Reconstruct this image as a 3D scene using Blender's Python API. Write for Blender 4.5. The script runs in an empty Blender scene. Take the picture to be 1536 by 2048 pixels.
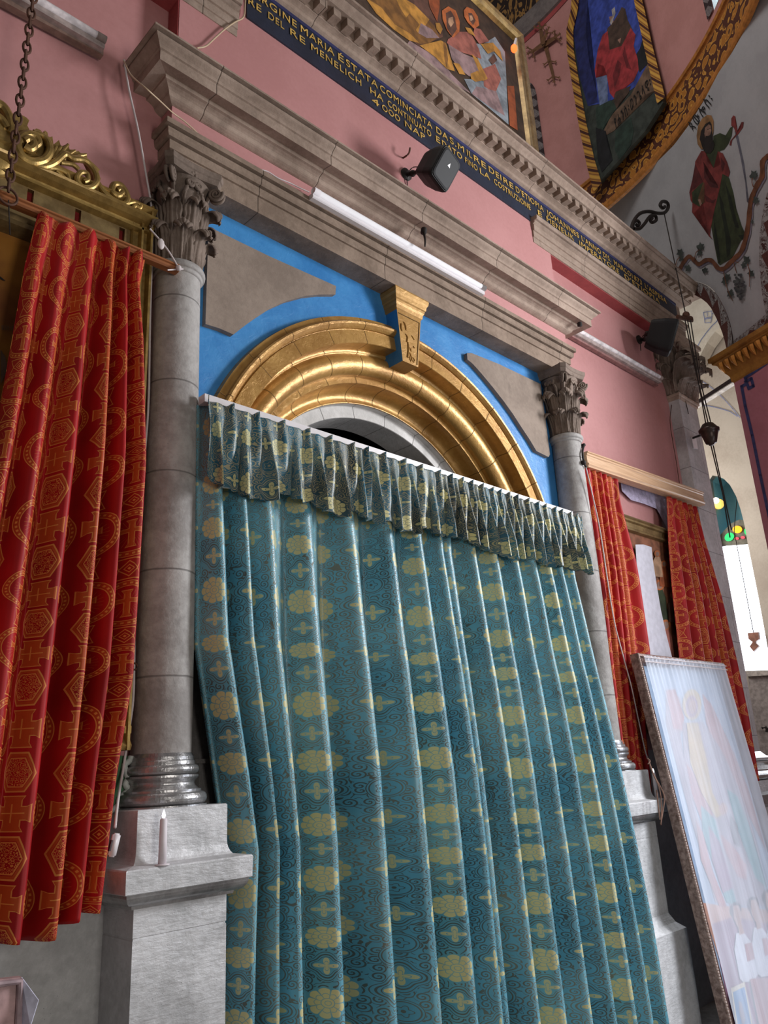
import bpy, bmesh, math, random
import numpy as np
from mathutils import Vector, Matrix
from math import pi, sin, cos, sqrt, atan2

SC = bpy.context.scene
COL = SC.collection
random.seed(7)

# ------------------------------------------------------------------ camera
c0 = np.array([768., 1024.]); VPX = np.array([2460., 1445.]); VPZ = np.array([510., -3950.])
FPX = float(np.sqrt(-((VPX-c0) @ (VPZ-c0))))
_X = np.r_[VPX-c0, FPX]; _X /= np.linalg.norm(_X)
_Z = np.r_[VPZ-c0, FPX]; _Z /= np.linalg.norm(_Z)
_Y = np.cross(_Z, _X)
RM = np.array([_X, _Y, _Z])
CAM = np.array([0, 0, 1.6])
cam = bpy.data.cameras.new('camera'); camo = bpy.data.objects.new('camera', cam); COL.objects.link(camo)
cam.sensor_fit = 'HORIZONTAL'; cam.sensor_width = 36; cam.lens = FPX/1536*36; cam.clip_end = 200; cam.clip_start = 0.05
m = Matrix.Identity(4)
for i in range(3):
    m[i][0] = RM[i][0]; m[i][1] = -RM[i][1]; m[i][2] = -RM[i][2]; m[i][3] = CAM[i]
camo.matrix_world = m
SC.camera = camo

# ------------------------------------------------------------------ light and exposure
SC.view_settings.view_transform = 'Standard'; SC.view_settings.look = 'None'
SC.view_settings.exposure = 0.0; SC.view_settings.gamma = 1.0; SC.view_settings.use_curve_mapping = False
world = bpy.data.worlds.new('world'); SC.world = world; world.use_nodes = True
world.node_tree.nodes['Background'].inputs[0].default_value = (1.0, 0.93, 0.88, 1)
world.node_tree.nodes['Background'].inputs[1].default_value = 0.13
def area(name, loc, target, sx, sy, power, color):
    l = bpy.data.lights.new(name, 'AREA'); l.shape = 'RECTANGLE'; l.size = sx; l.size_y = sy; l.energy = power; l.color = color
    o = bpy.data.objects.new(name, l); COL.objects.link(o); o.location = loc
    d = Vector(target)-Vector(loc); o.rotation_euler = d.to_track_quat('-Z', 'Y').to_euler()
    return o
area('window_light', (8.4, -1.0, 4.9), (3.4, 3.3, 2.2), 1.3, 2.4, 470, (0.97, 0.98, 1.0))  # key light assumed at the right, no window built; placed to graze the folds
area('window_light', (1.6, -4.6, 1.9), (3.0, 3.3, 1.6), 1.8, 2.4, 125, (1.0, 0.95, 0.88))  # added front fill, no window built; lifts pedestals and dado
area('window_light', (7.6, -0.4, 1.6), (5.2, 3.2, 1.0), 1.2, 2.2, 65, (0.80, 0.88, 1.0))  # added low light; brightens the lower right
area('window_light', (11.9, 2.9, 3.2), (8.0, 3.6, 3.6), 1.0, 3.0, 90, (0.86, 0.92, 1.0))  # light added inside the aisle to brighten it, apart from the built window
area('window_light', (10.6, 6.2, 5.2), (12.4, 3.6, 6.2), 1.6, 2.6, 130, (1.0, 0.97, 0.92))  # added light without a visible window, brightens the cream aisle vault
area('window_light', (2.2, 2.2, 11.6), (8.0, 2.8, 8.8), 1.2, 2.4, 150, (1.0, 0.95, 0.92))  # light added inside the drum to brighten its wall and the pendentive

# ------------------------------------------------------------------ rays from measured photo points onto real surfaces
def ray(px, py): return RM @ np.array([px-c0[0], py-c0[1], FPX])
def aty(px, py, y): d = ray(px, py); return Vector(CAM+d*(y/d[1]))
def atx(px, py, x): d = ray(px, py); return Vector(CAM+d*(x/d[0]))
def atpl(px, py, p0, n):
    d = ray(px, py); t = ((np.array(p0)-CAM) @ np.array(n))/(d @ np.array(n)); return Vector(CAM+d*t)
DC = (3.58, 5.31); DR = 5.11
def atcyl(px, py, R=DR):
    d = ray(px, py); a = d[0]**2+d[1]**2; b = -2*(d[0]*DC[0]+d[1]*DC[1]); c = DC[0]**2+DC[1]**2-R*R
    t = (-b+sqrt(max(b*b-4*a*c, 0)))/(2*a); return Vector(CAM+d*t)

# ------------------------------------------------------------------ node expression helper
class S:
    def __init__(s, nt, v): s.nt = nt; s.v = v
    def _op(s, op, *a):
        n = s.nt.nodes.new('ShaderNodeMath'); n.operation = op
        for i, q in enumerate(a):
            if isinstance(q, S): s.nt.links.new(q.v, n.inputs[i])
            else: n.inputs[i].default_value = float(q)
        return S(s.nt, n.outputs[0])
    def __add__(s, o): return s._op('ADD', s, o)
    __radd__ = __add__
    def __sub__(s, o): return s._op('SUBTRACT', s, o)
    def __rsub__(s, o): return s._op('SUBTRACT', o, s)
    def __mul__(s, o): return s._op('MULTIPLY', s, o)
    __rmul__ = __mul__
    def __truediv__(s, o): return s._op('DIVIDE', s, o)
    def __rtruediv__(s, o): return s._op('DIVIDE', o, s)
    def lt(s, o): return s._op('LESS_THAN', s, o)
    def gt(s, o): return s._op('GREATER_THAN', s, o)
    def sin(s): return s._op('SINE', s)
    def cos(s): return s._op('COSINE', s)
    def abs(s): return s._op('ABSOLUTE', s)
    def frac(s): return s._op('FRACT', s)
    def floor(s): return s._op('FLOOR', s)
    def sqrt(s): return s._op('SQRT', s)
    def mx(s, o): return s._op('MAXIMUM', s, o)
    def mn(s, o): return s._op('MINIMUM', s, o)
    def pow(s, o): return s._op('POWER', s, o)
    def at2(s, o): return s._op('ARCTAN2', s, o)
    def clamp(s): return s.mx(0).mn(1)
    def sm(s, a, b):      # smooth 0..1 between a and b
        n = s.nt.nodes.new('ShaderNodeMapRange'); n.interpolation_type = 'SMOOTHSTEP'
        s.nt.links.new(s.v, n.inputs[0]); n.inputs[1].default_value = a; n.inputs[2].default_value = b
        return S(s.nt, n.outputs[0])
def hyp(a, b): return (a*a+b*b).sqrt()

class Mt:
    def __init__(s, name, rough=0.7, metal=0.0, spec=0.4):
        s.m = bpy.data.materials.new(name); s.m.use_nodes = True; s.nt = s.m.node_tree
        s.b = s.nt.nodes['Principled BSDF']; s.b.inputs['Roughness'].default_value = rough
        s.b.inputs['Metallic'].default_value = metal; s.b.inputs['Specular IOR Level'].default_value = spec
    def N(s, t): return s.nt.nodes.new(t)
    def pos(s, kind='pos'):
        if kind == 'pos': g = s.N('ShaderNodeNewGeometry'); o = g.outputs['Position']
        else: g = s.N('ShaderNodeTexCoord'); o = g.outputs['UV' if kind == 'uv' else 'Object']
        s.vec = o
        x = s.N('ShaderNodeSeparateXYZ'); s.nt.links.new(o, x.inputs[0])
        return [S(s.nt, x.outputs[i]) for i in range(3)]
    def vecs(s, x, y, z=0.0):
        c = s.N('ShaderNodeCombineXYZ')
        for i, q in enumerate((x, y, z)):
            if isinstance(q, S): s.nt.links.new(q.v, c.inputs[i])
            else: c.inputs[i].default_value = q
        return c.outputs[0]
    def noise(s, scale, detail=4, rough=0.55, vec=None, dist=0.0, col=False):
        n = s.N('ShaderNodeTexNoise'); n.inputs['Scale'].default_value = scale; n.inputs['Detail'].default_value = detail
        n.inputs['Roughness'].default_value = rough; n.inputs['Distortion'].default_value = dist
        v = vec if vec is not None else getattr(s, 'vec', None)
        if v is not None: s.nt.links.new(v, n.inputs['Vector'])
        return S(s.nt, n.outputs['Fac'])
    def voro(s, scale, vec=None, feat='F1', rnd=1.0):
        n = s.N('ShaderNodeTexVoronoi'); n.feature = feat; n.inputs['Scale'].default_value = scale
        n.inputs['Randomness'].default_value = rnd
        v = vec if vec is not None else getattr(s, 'vec', None)
        if v is not None: s.nt.links.new(v, n.inputs['Vector'])
        return S(s.nt, n.outputs['Distance'])
    def mix(s, f, a, b):
        n = s.N('ShaderNodeMix'); n.data_type = 'RGBA'
        if isinstance(f, S): s.nt.links.new(f.v, n.inputs[0])
        else: n.inputs[0].default_value = f
        for i, q in ((6, a), (7, b)):
            if isinstance(q, tuple): n.inputs[i].default_value = (*q[:3], 1)
            else: s.nt.links.new(q, n.inputs[i])
        return n.outputs[2]
    def color(s, c):
        if isinstance(c, tuple): s.b.inputs['Base Color'].default_value = (*c[:3], 1)
        else: s.nt.links.new(c, s.b.inputs['Base Color'])
        return s
    def inp(s, k, v):
        if isinstance(v, S): s.nt.links.new(v.v, s.b.inputs[k])
        else: s.b.inputs[k].default_value = v
        return s
    def bump(s, h, strength=0.3, dist=0.01):
        n = s.N('ShaderNodeBump'); n.inputs['Strength'].default_value = strength; n.inputs['Distance'].default_value = dist
        s.nt.links.new(h.v, n.inputs['Height']); s.nt.links.new(n.outputs[0], s.b.inputs['Normal']); return s

MATS = {}
def flat(name, col, rough=0.7, metal=0.0, var=0.25, scale=18, bump=0.0, spec=0.4):
    if name in MATS: return MATS[name]
    t = Mt(name, rough, metal, spec); t.pos()
    n = t.noise(scale, 5)
    t.color(t.mix(n.sm(0.3, 0.7), tuple(q*(1-var) for q in col), tuple(min(1, q*(1+var)) for q in col)))
    if bump: t.bump(t.noise(scale*4, 4), bump)
    MATS[name] = t.m; return t.m

def mk_stone(name, a, b, joint=None, rough=0.85, metal=0.0, tool=False):
    t = Mt(name, rough, metal, 0.3); x, y, z = t.pos()
    n = t.noise(2.2, 6, 0.6, dist=0.6); f = t.noise(26, 5, 0.65); pit = t.voro(38).sm(0.03, 0.09)
    pm = t.noise(3.1, 2).sm(0.5, 0.62)
    col = t.mix((n*0.75+f*0.35).sm(0.38, 0.72), a, b)
    stain = t.noise(5.0, 5, 0.7, vec=t.vecs(x*1.0, y, z*0.35)).sm(0.56, 0.75)
    col = t.mix(stain*0.35, col, tuple(q*0.42 for q in a))
    col = t.mix((1-pit)*pm*0.7, col, tuple(q*0.3 for q in a))
    h = f*0.6+t.noise(80, 3)*0.25+pit*0.3*pm
    if tool: h = h+t.noise(10, 5, 0.6, vec=t.vecs(x*1.6, y*1.6, z*6))*1.0
    if joint:
        kind, per, off = joint
        c = {'x': x, 'z': z}.get(kind)
        if kind in 'xz':
            w = t.noise(7, 3)*0.006
            d = (((c+w+off)/per).frac()-0.5).abs()*per
        elif kind == 'ang':
            an = (z-off[1]).at2(x-off[0]); rr = hyp(x-off[0], z-off[1])
            d = ((an/per+0.02*t.noise(6, 3)).frac()-0.5).abs()*per*rr
        elif kind == 'block':
            row = ((z+off)/per); fl = row.floor(); d1 = ((row.frac()-0.5).abs()-0.5).abs()*per
            d2 = (((x/(per*1.9)+fl*0.5).frac()-0.5).abs())*per*1.9
            d = d1.mn(d2)
        ln = d.sm(0.001, 0.0055)
        col = t.mix((1-ln)*0.6, col, tuple(q*0.32 for q in a)); h = h+ln*1.2
    t.color(col); t.bump(h, 0.55, 0.008); return t.m

M_stone = mk_stone('brown_limestone', (0.185, 0.132, 0.098), (0.32, 0.237, 0.182), ('x', 1.07, 0.31))
M_stone2 = mk_stone('pale_limestone', (0.25, 0.182, 0.142), (0.41, 0.31, 0.25), ('x', 0.86, 0.2))
M_stonecap = mk_stone('carved_limestone', (0.12, 0.088, 0.07), (0.25, 0.19, 0.155))
M_stonesp = mk_stone('spandrel_limestone', (0.22, 0.17, 0.138), (0.31, 0.245, 0.20))
M_shaft = mk_stone('grey_column_stone', (0.235, 0.215, 0.205), (0.44, 0.42, 0.405), ('z', 0.49, 0.17), rough=0.6)
M_silver = mk_stone('silver_painted_stone', (0.42, 0.42, 0.43), (0.68, 0.68, 0.70), rough=0.48, metal=0.2, tool=True)
M_silvers = mk_stone('silver_painted_moulding', (0.22, 0.215, 0.218), (0.46, 0.455, 0.46), rough=0.30, metal=0.75)
M_silverw = mk_stone('silver_grey_plaster', (0.36, 0.36, 0.36), (0.56, 0.56, 0.56), rough=0.6, metal=0.15, tool=False)
M_pier = mk_stone('grey_pier_blocks', (0.36, 0.35, 0.35), (0.56, 0.55, 0.56), ('block', 0.46, 0.13))
M_whitest = mk_stone('white_painted_arch_stone', (0.52, 0.50, 0.48), (0.74, 0.71, 0.69), ('ang', 0.27, (3.70, 2.86)), rough=0.6)

def mk_paint(name, c, c2, rough, metal=0.0, joint=None, bump=0.35, sc=3.0, streak=0.0):
    t = Mt(name, rough, metal, 0.5); x, y, z = t.pos()
    n = t.noise(sc, 5, 0.6); f = t.noise(30, 4)
    col = t.mix((n*0.8+f*0.25).sm(0.38, 0.68), c, c2); h = t.noise(14, 5, 0.65, dist=1.5)+t.noise(60, 3)*0.3
    if joint:
        per, off = joint
        an = (z-off[1]).at2(x-off[0]); rr = hyp(x-off[0], z-off[1])
        d = ((an/per+0.015*t.noise(6, 3)).frac()-0.5).abs()*per*rr
        ln = d.sm(0.001, 0.005); col = t.mix((1-ln)*0.65, col, tuple(q*0.25 for q in c)); h = h+ln*1.5
    t.color(col); t.bump(h, bump, 0.006); return t.m
M_pink = mk_paint('pink_wall_paint', (0.46, 0.205, 0.20), (0.53, 0.25, 0.245), 0.62, bump=0.10, sc=0.9)
M_pinkd = mk_paint('dusky_pink_drum_paint', (0.46, 0.21, 0.19), (0.53, 0.25, 0.23), 0.8, bump=0.1)
M_redsof = mk_paint('dark_red_soffit_paint', (0.30, 0.05, 0.055), (0.40, 0.075, 0.075), 0.7, bump=0.15)
M_mauve = mk_paint('mauve_pier_paint', (0.34, 0.12, 0.15), (0.40, 0.15, 0.19), 0.6, bump=0.1)
M_blue = mk_paint('bright_blue_paint', (0.035, 0.20, 0.50), (0.06, 0.27, 0.60), 0.35, bump=0.4)
M_gold = mk_paint('gold_paint', (0.35, 0.175, 0.04), (0.52, 0.295, 0.085), 0.36, 0.35, ((0.215), (3.70, 2.86)), bump=0.5)
M_goldk = mk_paint('gold_keystone_paint', (0.37, 0.19, 0.045), (0.50, 0.28, 0.08), 0.40, 0.3, bump=0.5)
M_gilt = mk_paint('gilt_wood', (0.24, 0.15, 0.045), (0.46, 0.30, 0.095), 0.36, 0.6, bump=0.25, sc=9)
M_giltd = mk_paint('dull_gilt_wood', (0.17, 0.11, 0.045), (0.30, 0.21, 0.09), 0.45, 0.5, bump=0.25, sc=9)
M_white = mk_paint('pendentive_white_paint', (0.34, 0.34, 0.355), (0.39, 0.39, 0.405), 0.9, bump=0.08)
M_cream = mk_paint('cream_plaster', (0.62, 0.55, 0.44), (0.74, 0.68, 0.56), 0.9, bump=0.1)
M_beige = mk_paint('beige_plaster', (0.40, 0.34, 0.28), (0.50, 0.44, 0.37), 0.9, bump=0.15, sc=1.5)
M_tealw = mk_paint('teal_window_reveal_paint', (0.16, 0.33, 0.37), (0.20, 0.40, 0.44), 0.7, bump=0.1)
M_navy = mk_paint('navy_frieze_paint', (0.012, 0.018, 0.035), (0.02, 0.028, 0.055), 0.45, bump=0.3)
M_indigo = mk_paint('indigo_paint', (0.02, 0.025, 0.09), (0.03, 0.035, 0.13), 0.5)
M_letter = flat('gold_leaf_letters', (0.78, 0.50, 0.13), 0.35, 0.25)
M_wood = None
def mk_wood(name, a, b, ax=0):
    t = Mt(name, 0.45); x, y, z = t.pos()
    v = t.vecs(x*1.5, y*30, z*40)
    n = t.noise(1.6, 5, 0.6, vec=v, dist=0.8)
    t.color(t.mix(n.sm(0.3, 0.7), a, b)); t.bump(n, 0.15, 0.003); return t.m
M_woodd = mk_wood('reddish_brown_wood', (0.22, 0.075, 0.025), (0.34, 0.125, 0.045))
M_woodl = mk_wood('pale_varnished_wood', (0.50, 0.30, 0.17), (0.64, 0.42, 0.26))
M_iron = flat('black_iron', (0.022, 0.016, 0.014), 0.6, 0.3)
M_rust = flat('rusty_iron', (0.10, 0.045, 0.028), 0.7, 0.3)
M_black = flat('black_speaker_plastic', (0.008, 0.0075, 0.008), 0.55, var=0.1, spec=0.25)
M_grille = flat('dark_grey_grille', (0.016, 0.016, 0.018), 0.6, var=0.1, scale=200, spec=0.3)
M_wplas = flat('white_plastic', (0.72, 0.68, 0.70), 0.35, var=0.03)
M_wtube = flat('frosted_glass_tube', (0.82, 0.80, 0.82), 0.15, var=0.02, spec=0.6)
M_cable = flat('white_cable_sheath', (0.62, 0.55, 0.55), 0.5, var=0.05)
M_cream_c = flat('cream_cable_sheath', (0.55, 0.42, 0.28), 0.5, var=0.05)
M_wax = flat('white_wax', (0.72, 0.66, 0.70), 0.5, var=0.03)
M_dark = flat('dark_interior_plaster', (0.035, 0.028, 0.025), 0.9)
M_floor = mk_stone('floor_slabs', (0.16, 0.14, 0.13), (0.26, 0.24, 0.22), ('block', 0.6, 0))
def emis(name, c, s):
    t = Mt(name); t.color(c); t.b.inputs['Emission Color'].default_value = (*c, 1); t.b.inputs['Emission Strength'].default_value = s; return t.m
M_sky = emis('daylight_glass', (0.86, 0.9, 1.0), 3.2)
M_flame = emis('electric_flame', (0.9, 0.9, 1.0), 3.0)
M_redlamp = emis('red_indicator_glass', (1.0, 0.10, 0.02), 3.0)
M_ggreen = emis('green_stained_glass', (0.01, 0.45, 0.10), 1.2)
M_gyel = emis('amber_stained_glass', (0.85, 0.36, 0.01), 1.1)
M_gred = emis('red_stained_glass', (0.75, 0.05, 0.08), 0.9)

# --- teal brocade
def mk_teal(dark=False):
    t = Mt('dark_shaded_teal_brocade' if dark else 'teal_gold_brocade', 0.36, 0.0, 0.7); u, v, _ = t.pos('uv')
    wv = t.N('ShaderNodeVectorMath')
    P = 0.27
    U = u/P; Vv = v/P
    ax = (U.frac()-0.5)*P; ay = (Vv.frac()-0.5)*P
    bx = ((U+0.5).frac()-0.5)*P; by = ((Vv+0.5).frac()-0.5)*P
    def pol(x, y): return hyp(x, y), y.at2(x)
    # lotus blossoms
    r, th = pol(ax, ay+0.006)
    ph = (th*4.5+1.57).cos().abs()
    R = 0.043+0.012*ph.pow(0.5)
    lotus = (R-r).sm(-0.0008, 0.0012)
    ll = (ph.lt(0.22)*r.gt(0.018)).mx(((r-0.017).abs()).lt(0.0013)).mx(((r-0.029-0.006*ph).abs()).lt(0.0012)).mx(((r-0.008).abs()).lt(0.001))
    # star flowers in lobed cartouches, beside and below the blossoms
    def star(x, y, sc):
        r, th = pol(x, y); c4 = (th*4).cos(); c2 = (th*2).cos().abs()
        R = sc*(0.010+0.026*c2.pow(2.2))
        g = (R-r).sm(-0.0008, 0.001)
        gl = ((r-R*0.55).abs()).lt(0.0012)
        q = r/(1+0.16*c4)
        o = ((q-0.043*sc).abs().lt(0.0024)).mx((q-0.053*sc).abs().lt(0.0013)).mx(((q-0.0345*sc).abs()).lt(0.0011))
        ins = q.lt(0.058*sc)
        return g*(1-gl), o, ins
    g1, o1, i1 = star(bx, ay, 1.05)
    g2, o2, i2 = star(ax, by, 0.95)
    r3, t3 = pol(bx, by)
    o3 = ((r3-0.036).abs().lt(0.0018)).mx((r3-0.043).abs().lt(0.0012)).mx(((r3-0.018-0.004*(t3*5).cos()).abs()).lt(0.0015)).mx(r3.lt(0.006))
    i3 = r3.lt(0.045)
    # scrolling cloud tendrils between
    def curls(sc, off, rad, pitch, th):
        n = t.N('ShaderNodeTexVoronoi'); n.voronoi_dimensions = '2D'; n.inputs['Scale'].default_value = sc; n.inputs['Randomness'].default_value = 0.62
        t.nt.links.new(t.vecs(u+off, v+off*1.7), n.inputs['Vector'])
        xx = t.N('ShaderNodeSeparateXYZ'); t.nt.links.new(n.outputs['Position'], xx.inputs[0])
        dx = (u+off)-S(t.nt, xx.outputs[0]); dy = (v+off*1.7)-S(t.nt, xx.outputs[1])
        rr, tt = pol(dx, dy)
        return ((((rr/pitch+tt*0.15915).frac()-0.5).abs()).lt(th)*rr.lt(rad)), rr
    ca_, r_a = curls(25, 0.0, 0.019, 0.0105, 0.20)
    nz = t.noise(16, 2, vec=t.vecs(u, v), dist=0.8)
    tend = (((nz*6.0).frac()-0.5).abs()).lt(0.12)*r_a.gt(0.019)
    i0 = r.lt(0.058); ins = i0.mx(i1).mx(i2).mx(i3)
    cur = ca_.mx(tend)*(1-ins)
    lines = cur.mx(o1).mx(o2).mx(o3)
    gold = (lotus*(1-ll*0.75)).mx(g1).mx(g2*0.9)
    nn = t.noise(1.7, 3, vec=t.vecs(u, v)); weave = t.noise(420, 2, vec=t.vecs(u, v*0.6))
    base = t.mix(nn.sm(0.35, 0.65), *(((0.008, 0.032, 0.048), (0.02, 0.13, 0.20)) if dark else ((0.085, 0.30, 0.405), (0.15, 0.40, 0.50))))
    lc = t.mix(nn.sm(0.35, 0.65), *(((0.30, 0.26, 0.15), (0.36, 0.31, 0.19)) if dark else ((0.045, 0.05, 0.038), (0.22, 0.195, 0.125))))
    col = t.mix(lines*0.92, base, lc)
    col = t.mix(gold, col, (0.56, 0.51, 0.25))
    t.color(col)
    t.inp('Roughness', 0.40+gold*0.05+lines*0.15)
    t.b.inputs['Sheen Weight'].default_value = 0.12; t.b.inputs['Sheen Tint'].default_value = (0.6, 0.85, 1, 1)
    t.bump(gold*0.8+lines*0.4+weave*0.15, 0.25, 0.002)
    return t.m
M_teal = mk_teal(); M_tealv = mk_teal(True)  # valance copy: darker weave, with part of its shade mixed into the colours

def mk_red():
    t = Mt('red_gold_brocade', 0.42, 0.0, 0.5); u, v, _ = t.pos('uv')
    PU = 0.30; PV = 0.27
    U = u/PU; Vv = v/PV
    ax = (U.frac()-0.5)*PU; ay = (Vv.frac()-0.5)*PV
    bx = ((U+0.5).frac()-0.5)*PU; by = ((Vv+0.5).frac()-0.5)*PV
    # roundel with cross
    r = hyp(ax, ay); th = ay.at2(ax)
    ring = ((r-0.079).abs()).lt(0.0095); rl = ((r-0.0885).abs().lt(0.0014)).mx((r-0.0695).abs().lt(0.0014))
    dots = ((th*30).cos().gt(0.1))*((r-0.079).abs().lt(0.0035))
    def cross(x, y, w, h, cy, arm):
        vb = (x.abs()-w-(y.abs()-h*0.75).mx(0)*0.5).lt(0)*y.abs().lt(h)
        hb = ((y-cy).abs()-w-(x.abs()-arm*0.7).mx(0)*0.5).lt(0)*x.abs().lt(arm)
        return vb.mx(hb)
    cr = cross(ax, ay, 0.006, 0.050, 0.012, 0.034)
    cro = cross(ax, ay, 0.0085, 0.0535, 0.012, 0.0375)
    rays = ((th*22).cos().gt(0.93))*r.lt(0.055)*r.gt(0.02)
    # link between roundels: waisted lozenge block
    q = ax.abs()+by.abs()*0.9
    lk = (by.abs().lt(0.040))*(ax.abs()-0.026-by.abs()*0.35).lt(0)
    lo = lk*((by.abs().gt(0.036)).mx(((ax.abs()-0.026-by.abs()*0.35).abs()).lt(0.0028)).mx((q-0.026).abs().lt(0.002)).mx((q-0.013).abs().lt(0.0016)).mx(q.lt(0.005)))
    # block cross
    cb = cross(bx, ay, 0.023, 0.058, 0.0, 0.050)
    cbi = cross(bx, ay, 0.020, 0.0545, 0.0, 0.0465)
    cl = (bx.abs().lt(0.0018)*ay.abs().lt(0.030)).mx(ay.abs().lt(0.0018)*bx.abs().lt(0.030))
    # hexagon of lace
    hx = (bx.abs()+by.abs()*0.42).mx(by.abs()*0.80)
    ho = ((hx-0.050).abs()).lt(0.0022); hm = (hx-0.0445).abs().lt(0.004); hi = ((hx-0.037).abs()).lt(0.0016)
    vd = t.voro(95, vec=t.vecs(u, v), rnd=0.7)
    lace = (((vd*3.2).frac()-0.5).abs()).lt(0.17)*hx.lt(0.036)
    line = rl.mx(dots).mx(cro*(1-cr)).mx(rays*0.35).mx(lo).mx(cb*(1-cbi)).mx(cl).mx(ho).mx(hi).mx(lace)
    fill = (ring*0.55).mx(cr).mx(cbi*0.85).mx(hm*0.75).mx(lk*0.12)
    nn = t.noise(2.2, 3, vec=t.vecs(u, v))
    base = t.mix(nn.sm(0.3, 0.7), (0.27, 0.004, 0.006), (0.42, 0.008, 0.010))
    col = t.mix(fill*0.75, base, (0.50, 0.10, 0.018))
    col = t.mix(line*0.75, col, (0.72, 0.30, 0.07))
    t.color(col); t.b.inputs['Specular IOR Level'].default_value = 0.3; t.inp('Roughness', 0.55-fill*0.12)
    t.bump(fill*0.6+line*0.5, 0.25, 0.002)
    return t.m
M_red = mk_red()

def mk_leafband(name, kind):
    # uv: u along the band in metres, v 0..1 across
    t = Mt(name, 0.7); u, v, _ = t.pos('uv')
    if kind == 'orange':
        w = t.noise(4.6, 2, vec=t.vecs(u, v*0.5), dist=1.0); n2 = t.voro(6.0, vec=t.vecs(u, v*0.55), rnd=0.5)
        f = ((w*1.8+n2*1.9).frac()-0.5).abs()
        leaf = f.lt(0.24); edge = (f-0.24).abs().lt(0.045)
        col = t.mix(leaf, (0.085, 0.024, 0.012), (0.40, 0.155, 0.022)); col = t.mix(edge, col, (0.60, 0.30, 0.055))
        side = (v-0.5).abs().gt(0.44); col = t.mix(side, col, (0.42, 0.15, 0.03))
    elif kind == 'rope':
        s_ = (u*4.4+v*0.8).frac(); big = s_.lt(0.5); st = ((s_*14).sin()).gt(0.1)
        col = t.mix(big, t.mix(st, (0.06, 0.015, 0.01), (0.45, 0.22, 0.04)), t.mix((s_-0.25).abs().sm(0.05, 0.25), (0.62, 0.34, 0.06), (0.20, 0.06, 0.02)))
    elif kind == 'border':
        w = t.noise(8, 2, vec=t.vecs(u, v*0.3), dist=0.8)
        f = ((u*3.2+v*0.35).frac()); tri = (v-0.15-f*0.7).gt(0)
        strp = ((u*70+w*14).sin()).gt(0.2)
        col = t.mix(tri, t.mix(strp*0.6, (0.30, 0.29, 0.29), (0.11, 0.09, 0.09)), (0.09, 0.025, 0.02))
        col = t.mix((w*6).frac().lt(0.16), col, (0.05, 0.012, 0.01))
    else:
        f = ((u*5+v*0.5).frac()); w = t.noise(22, 2, vec=t.vecs(u, v*0.3), dist=1.2)
        leaf = ((f-0.5).abs()+(v-0.5).abs()*0.5).lt(0.42)
        col = t.mix(leaf, (0.035, 0.02, 0.022), t.mix((w*5).frac().lt(0.3), (0.22, 0.19, 0.19), (0.07, 0.055, 0.055)))
    t.color(col); t.bump(t.noise(30, 3), 0.1); return t.m
M_orange = mk_leafband('orange_leaf_scroll_paint', 'orange')
M_rope = mk_leafband('gold_rope_border_paint', 'rope')
M_border = mk_leafband('brown_leaf_border_paint', 'border')
M_greyleaf = mk_leafband('grey_leaf_border_paint', 'grey')

def mk_sheer(name, op):
    t = Mt(name, 0.6); u, v, _ = t.pos('uv')
    n = t.noise(3.2, 2, 0.5, vec=t.vecs(u*5, v*0.22)); f = t.noise(2.5, 3, vec=t.vecs(u, v))
    t.color((0.74, 0.80, 0.92)); t.inp('Alpha', (n.sm(0.3, 0.7)*0.12+f*0.2+op-0.2).clamp())
    t.b.inputs['Sheen Weight'].default_value = 0.3
    return t.m
M_sheer = mk_sheer('white_sheer_net', 0.56)
M_plastic = mk_sheer('clear_plastic_sheet', 0.50)

# ------------------------------------------------------------------ object helpers
def link(name, bm, mat, parent=None, smooth=False):
    me = bpy.data.meshes.new(name); bm.normal_update(); bm.to_mesh(me); bm.free()
    for mm in (mat if isinstance(mat, (list, tuple)) else [mat]): me.materials.append(mm)
    if smooth:
        for p in me.polygons: p.use_smooth = True
    o = bpy.data.objects.new(name, me); COL.objects.link(o)
    if parent: o.parent = parent
    return o
def tag(o, label, cat, group=None):
    o['label'] = label; o['category'] = cat
    if group: o['group'] = group
    return o
def thing(name, label, cat, group=None):
    o = bpy.data.objects.new(name, None); COL.objects.link(o); o.empty_display_size = 0.1
    return tag(o, label, cat, group)
def struct(o): o['kind'] = 'structure'; return o
def box(bm, a, b):
    x0, y0, z0 = a; x1, y1, z1 = b
    vs = [bm.verts.new(p) for p in ((x0, y0, z0), (x1, y0, z0), (x1, y1, z0), (x0, y1, z0), (x0, y0, z1), (x1, y0, z1), (x1, y1, z1), (x0, y1, z1))]
    for f in ((0, 3, 2, 1), (4, 5, 6, 7), (0, 1, 5, 4), (1, 2, 6, 5), (2, 3, 7, 6), (3, 0, 4, 7)): bm.faces.new([vs[i] for i in f])
def bxo(name, a, b, mat, parent=None, bev=0.0):
    bm = bmesh.new(); box(bm, a, b)
    if bev: bmesh.ops.bevel(bm, geom=bm.edges[:], offset=bev, segments=2, affect='EDGES')
    return link(name, bm, mat, parent)
def recalc(bm): bmesh.ops.recalc_face_normals(bm, faces=bm.faces[:])
def loft(bm, rows, closed=False, cap=False):
    R = [[bm.verts.new(p) for p in r] for r in rows]
    n = len(rows[0])
    for i in range(len(R)-1):
        for j in range(n if closed else n-1):
            k = (j+1) % n
            try: bm.faces.new((R[i][j], R[i][k], R[i+1][k], R[i+1][j]))
            except ValueError: pass
    if cap:
        for r in (R[0], R[-1]):
            try: bm.faces.new(r)
            except ValueError: pass
    return R
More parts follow.
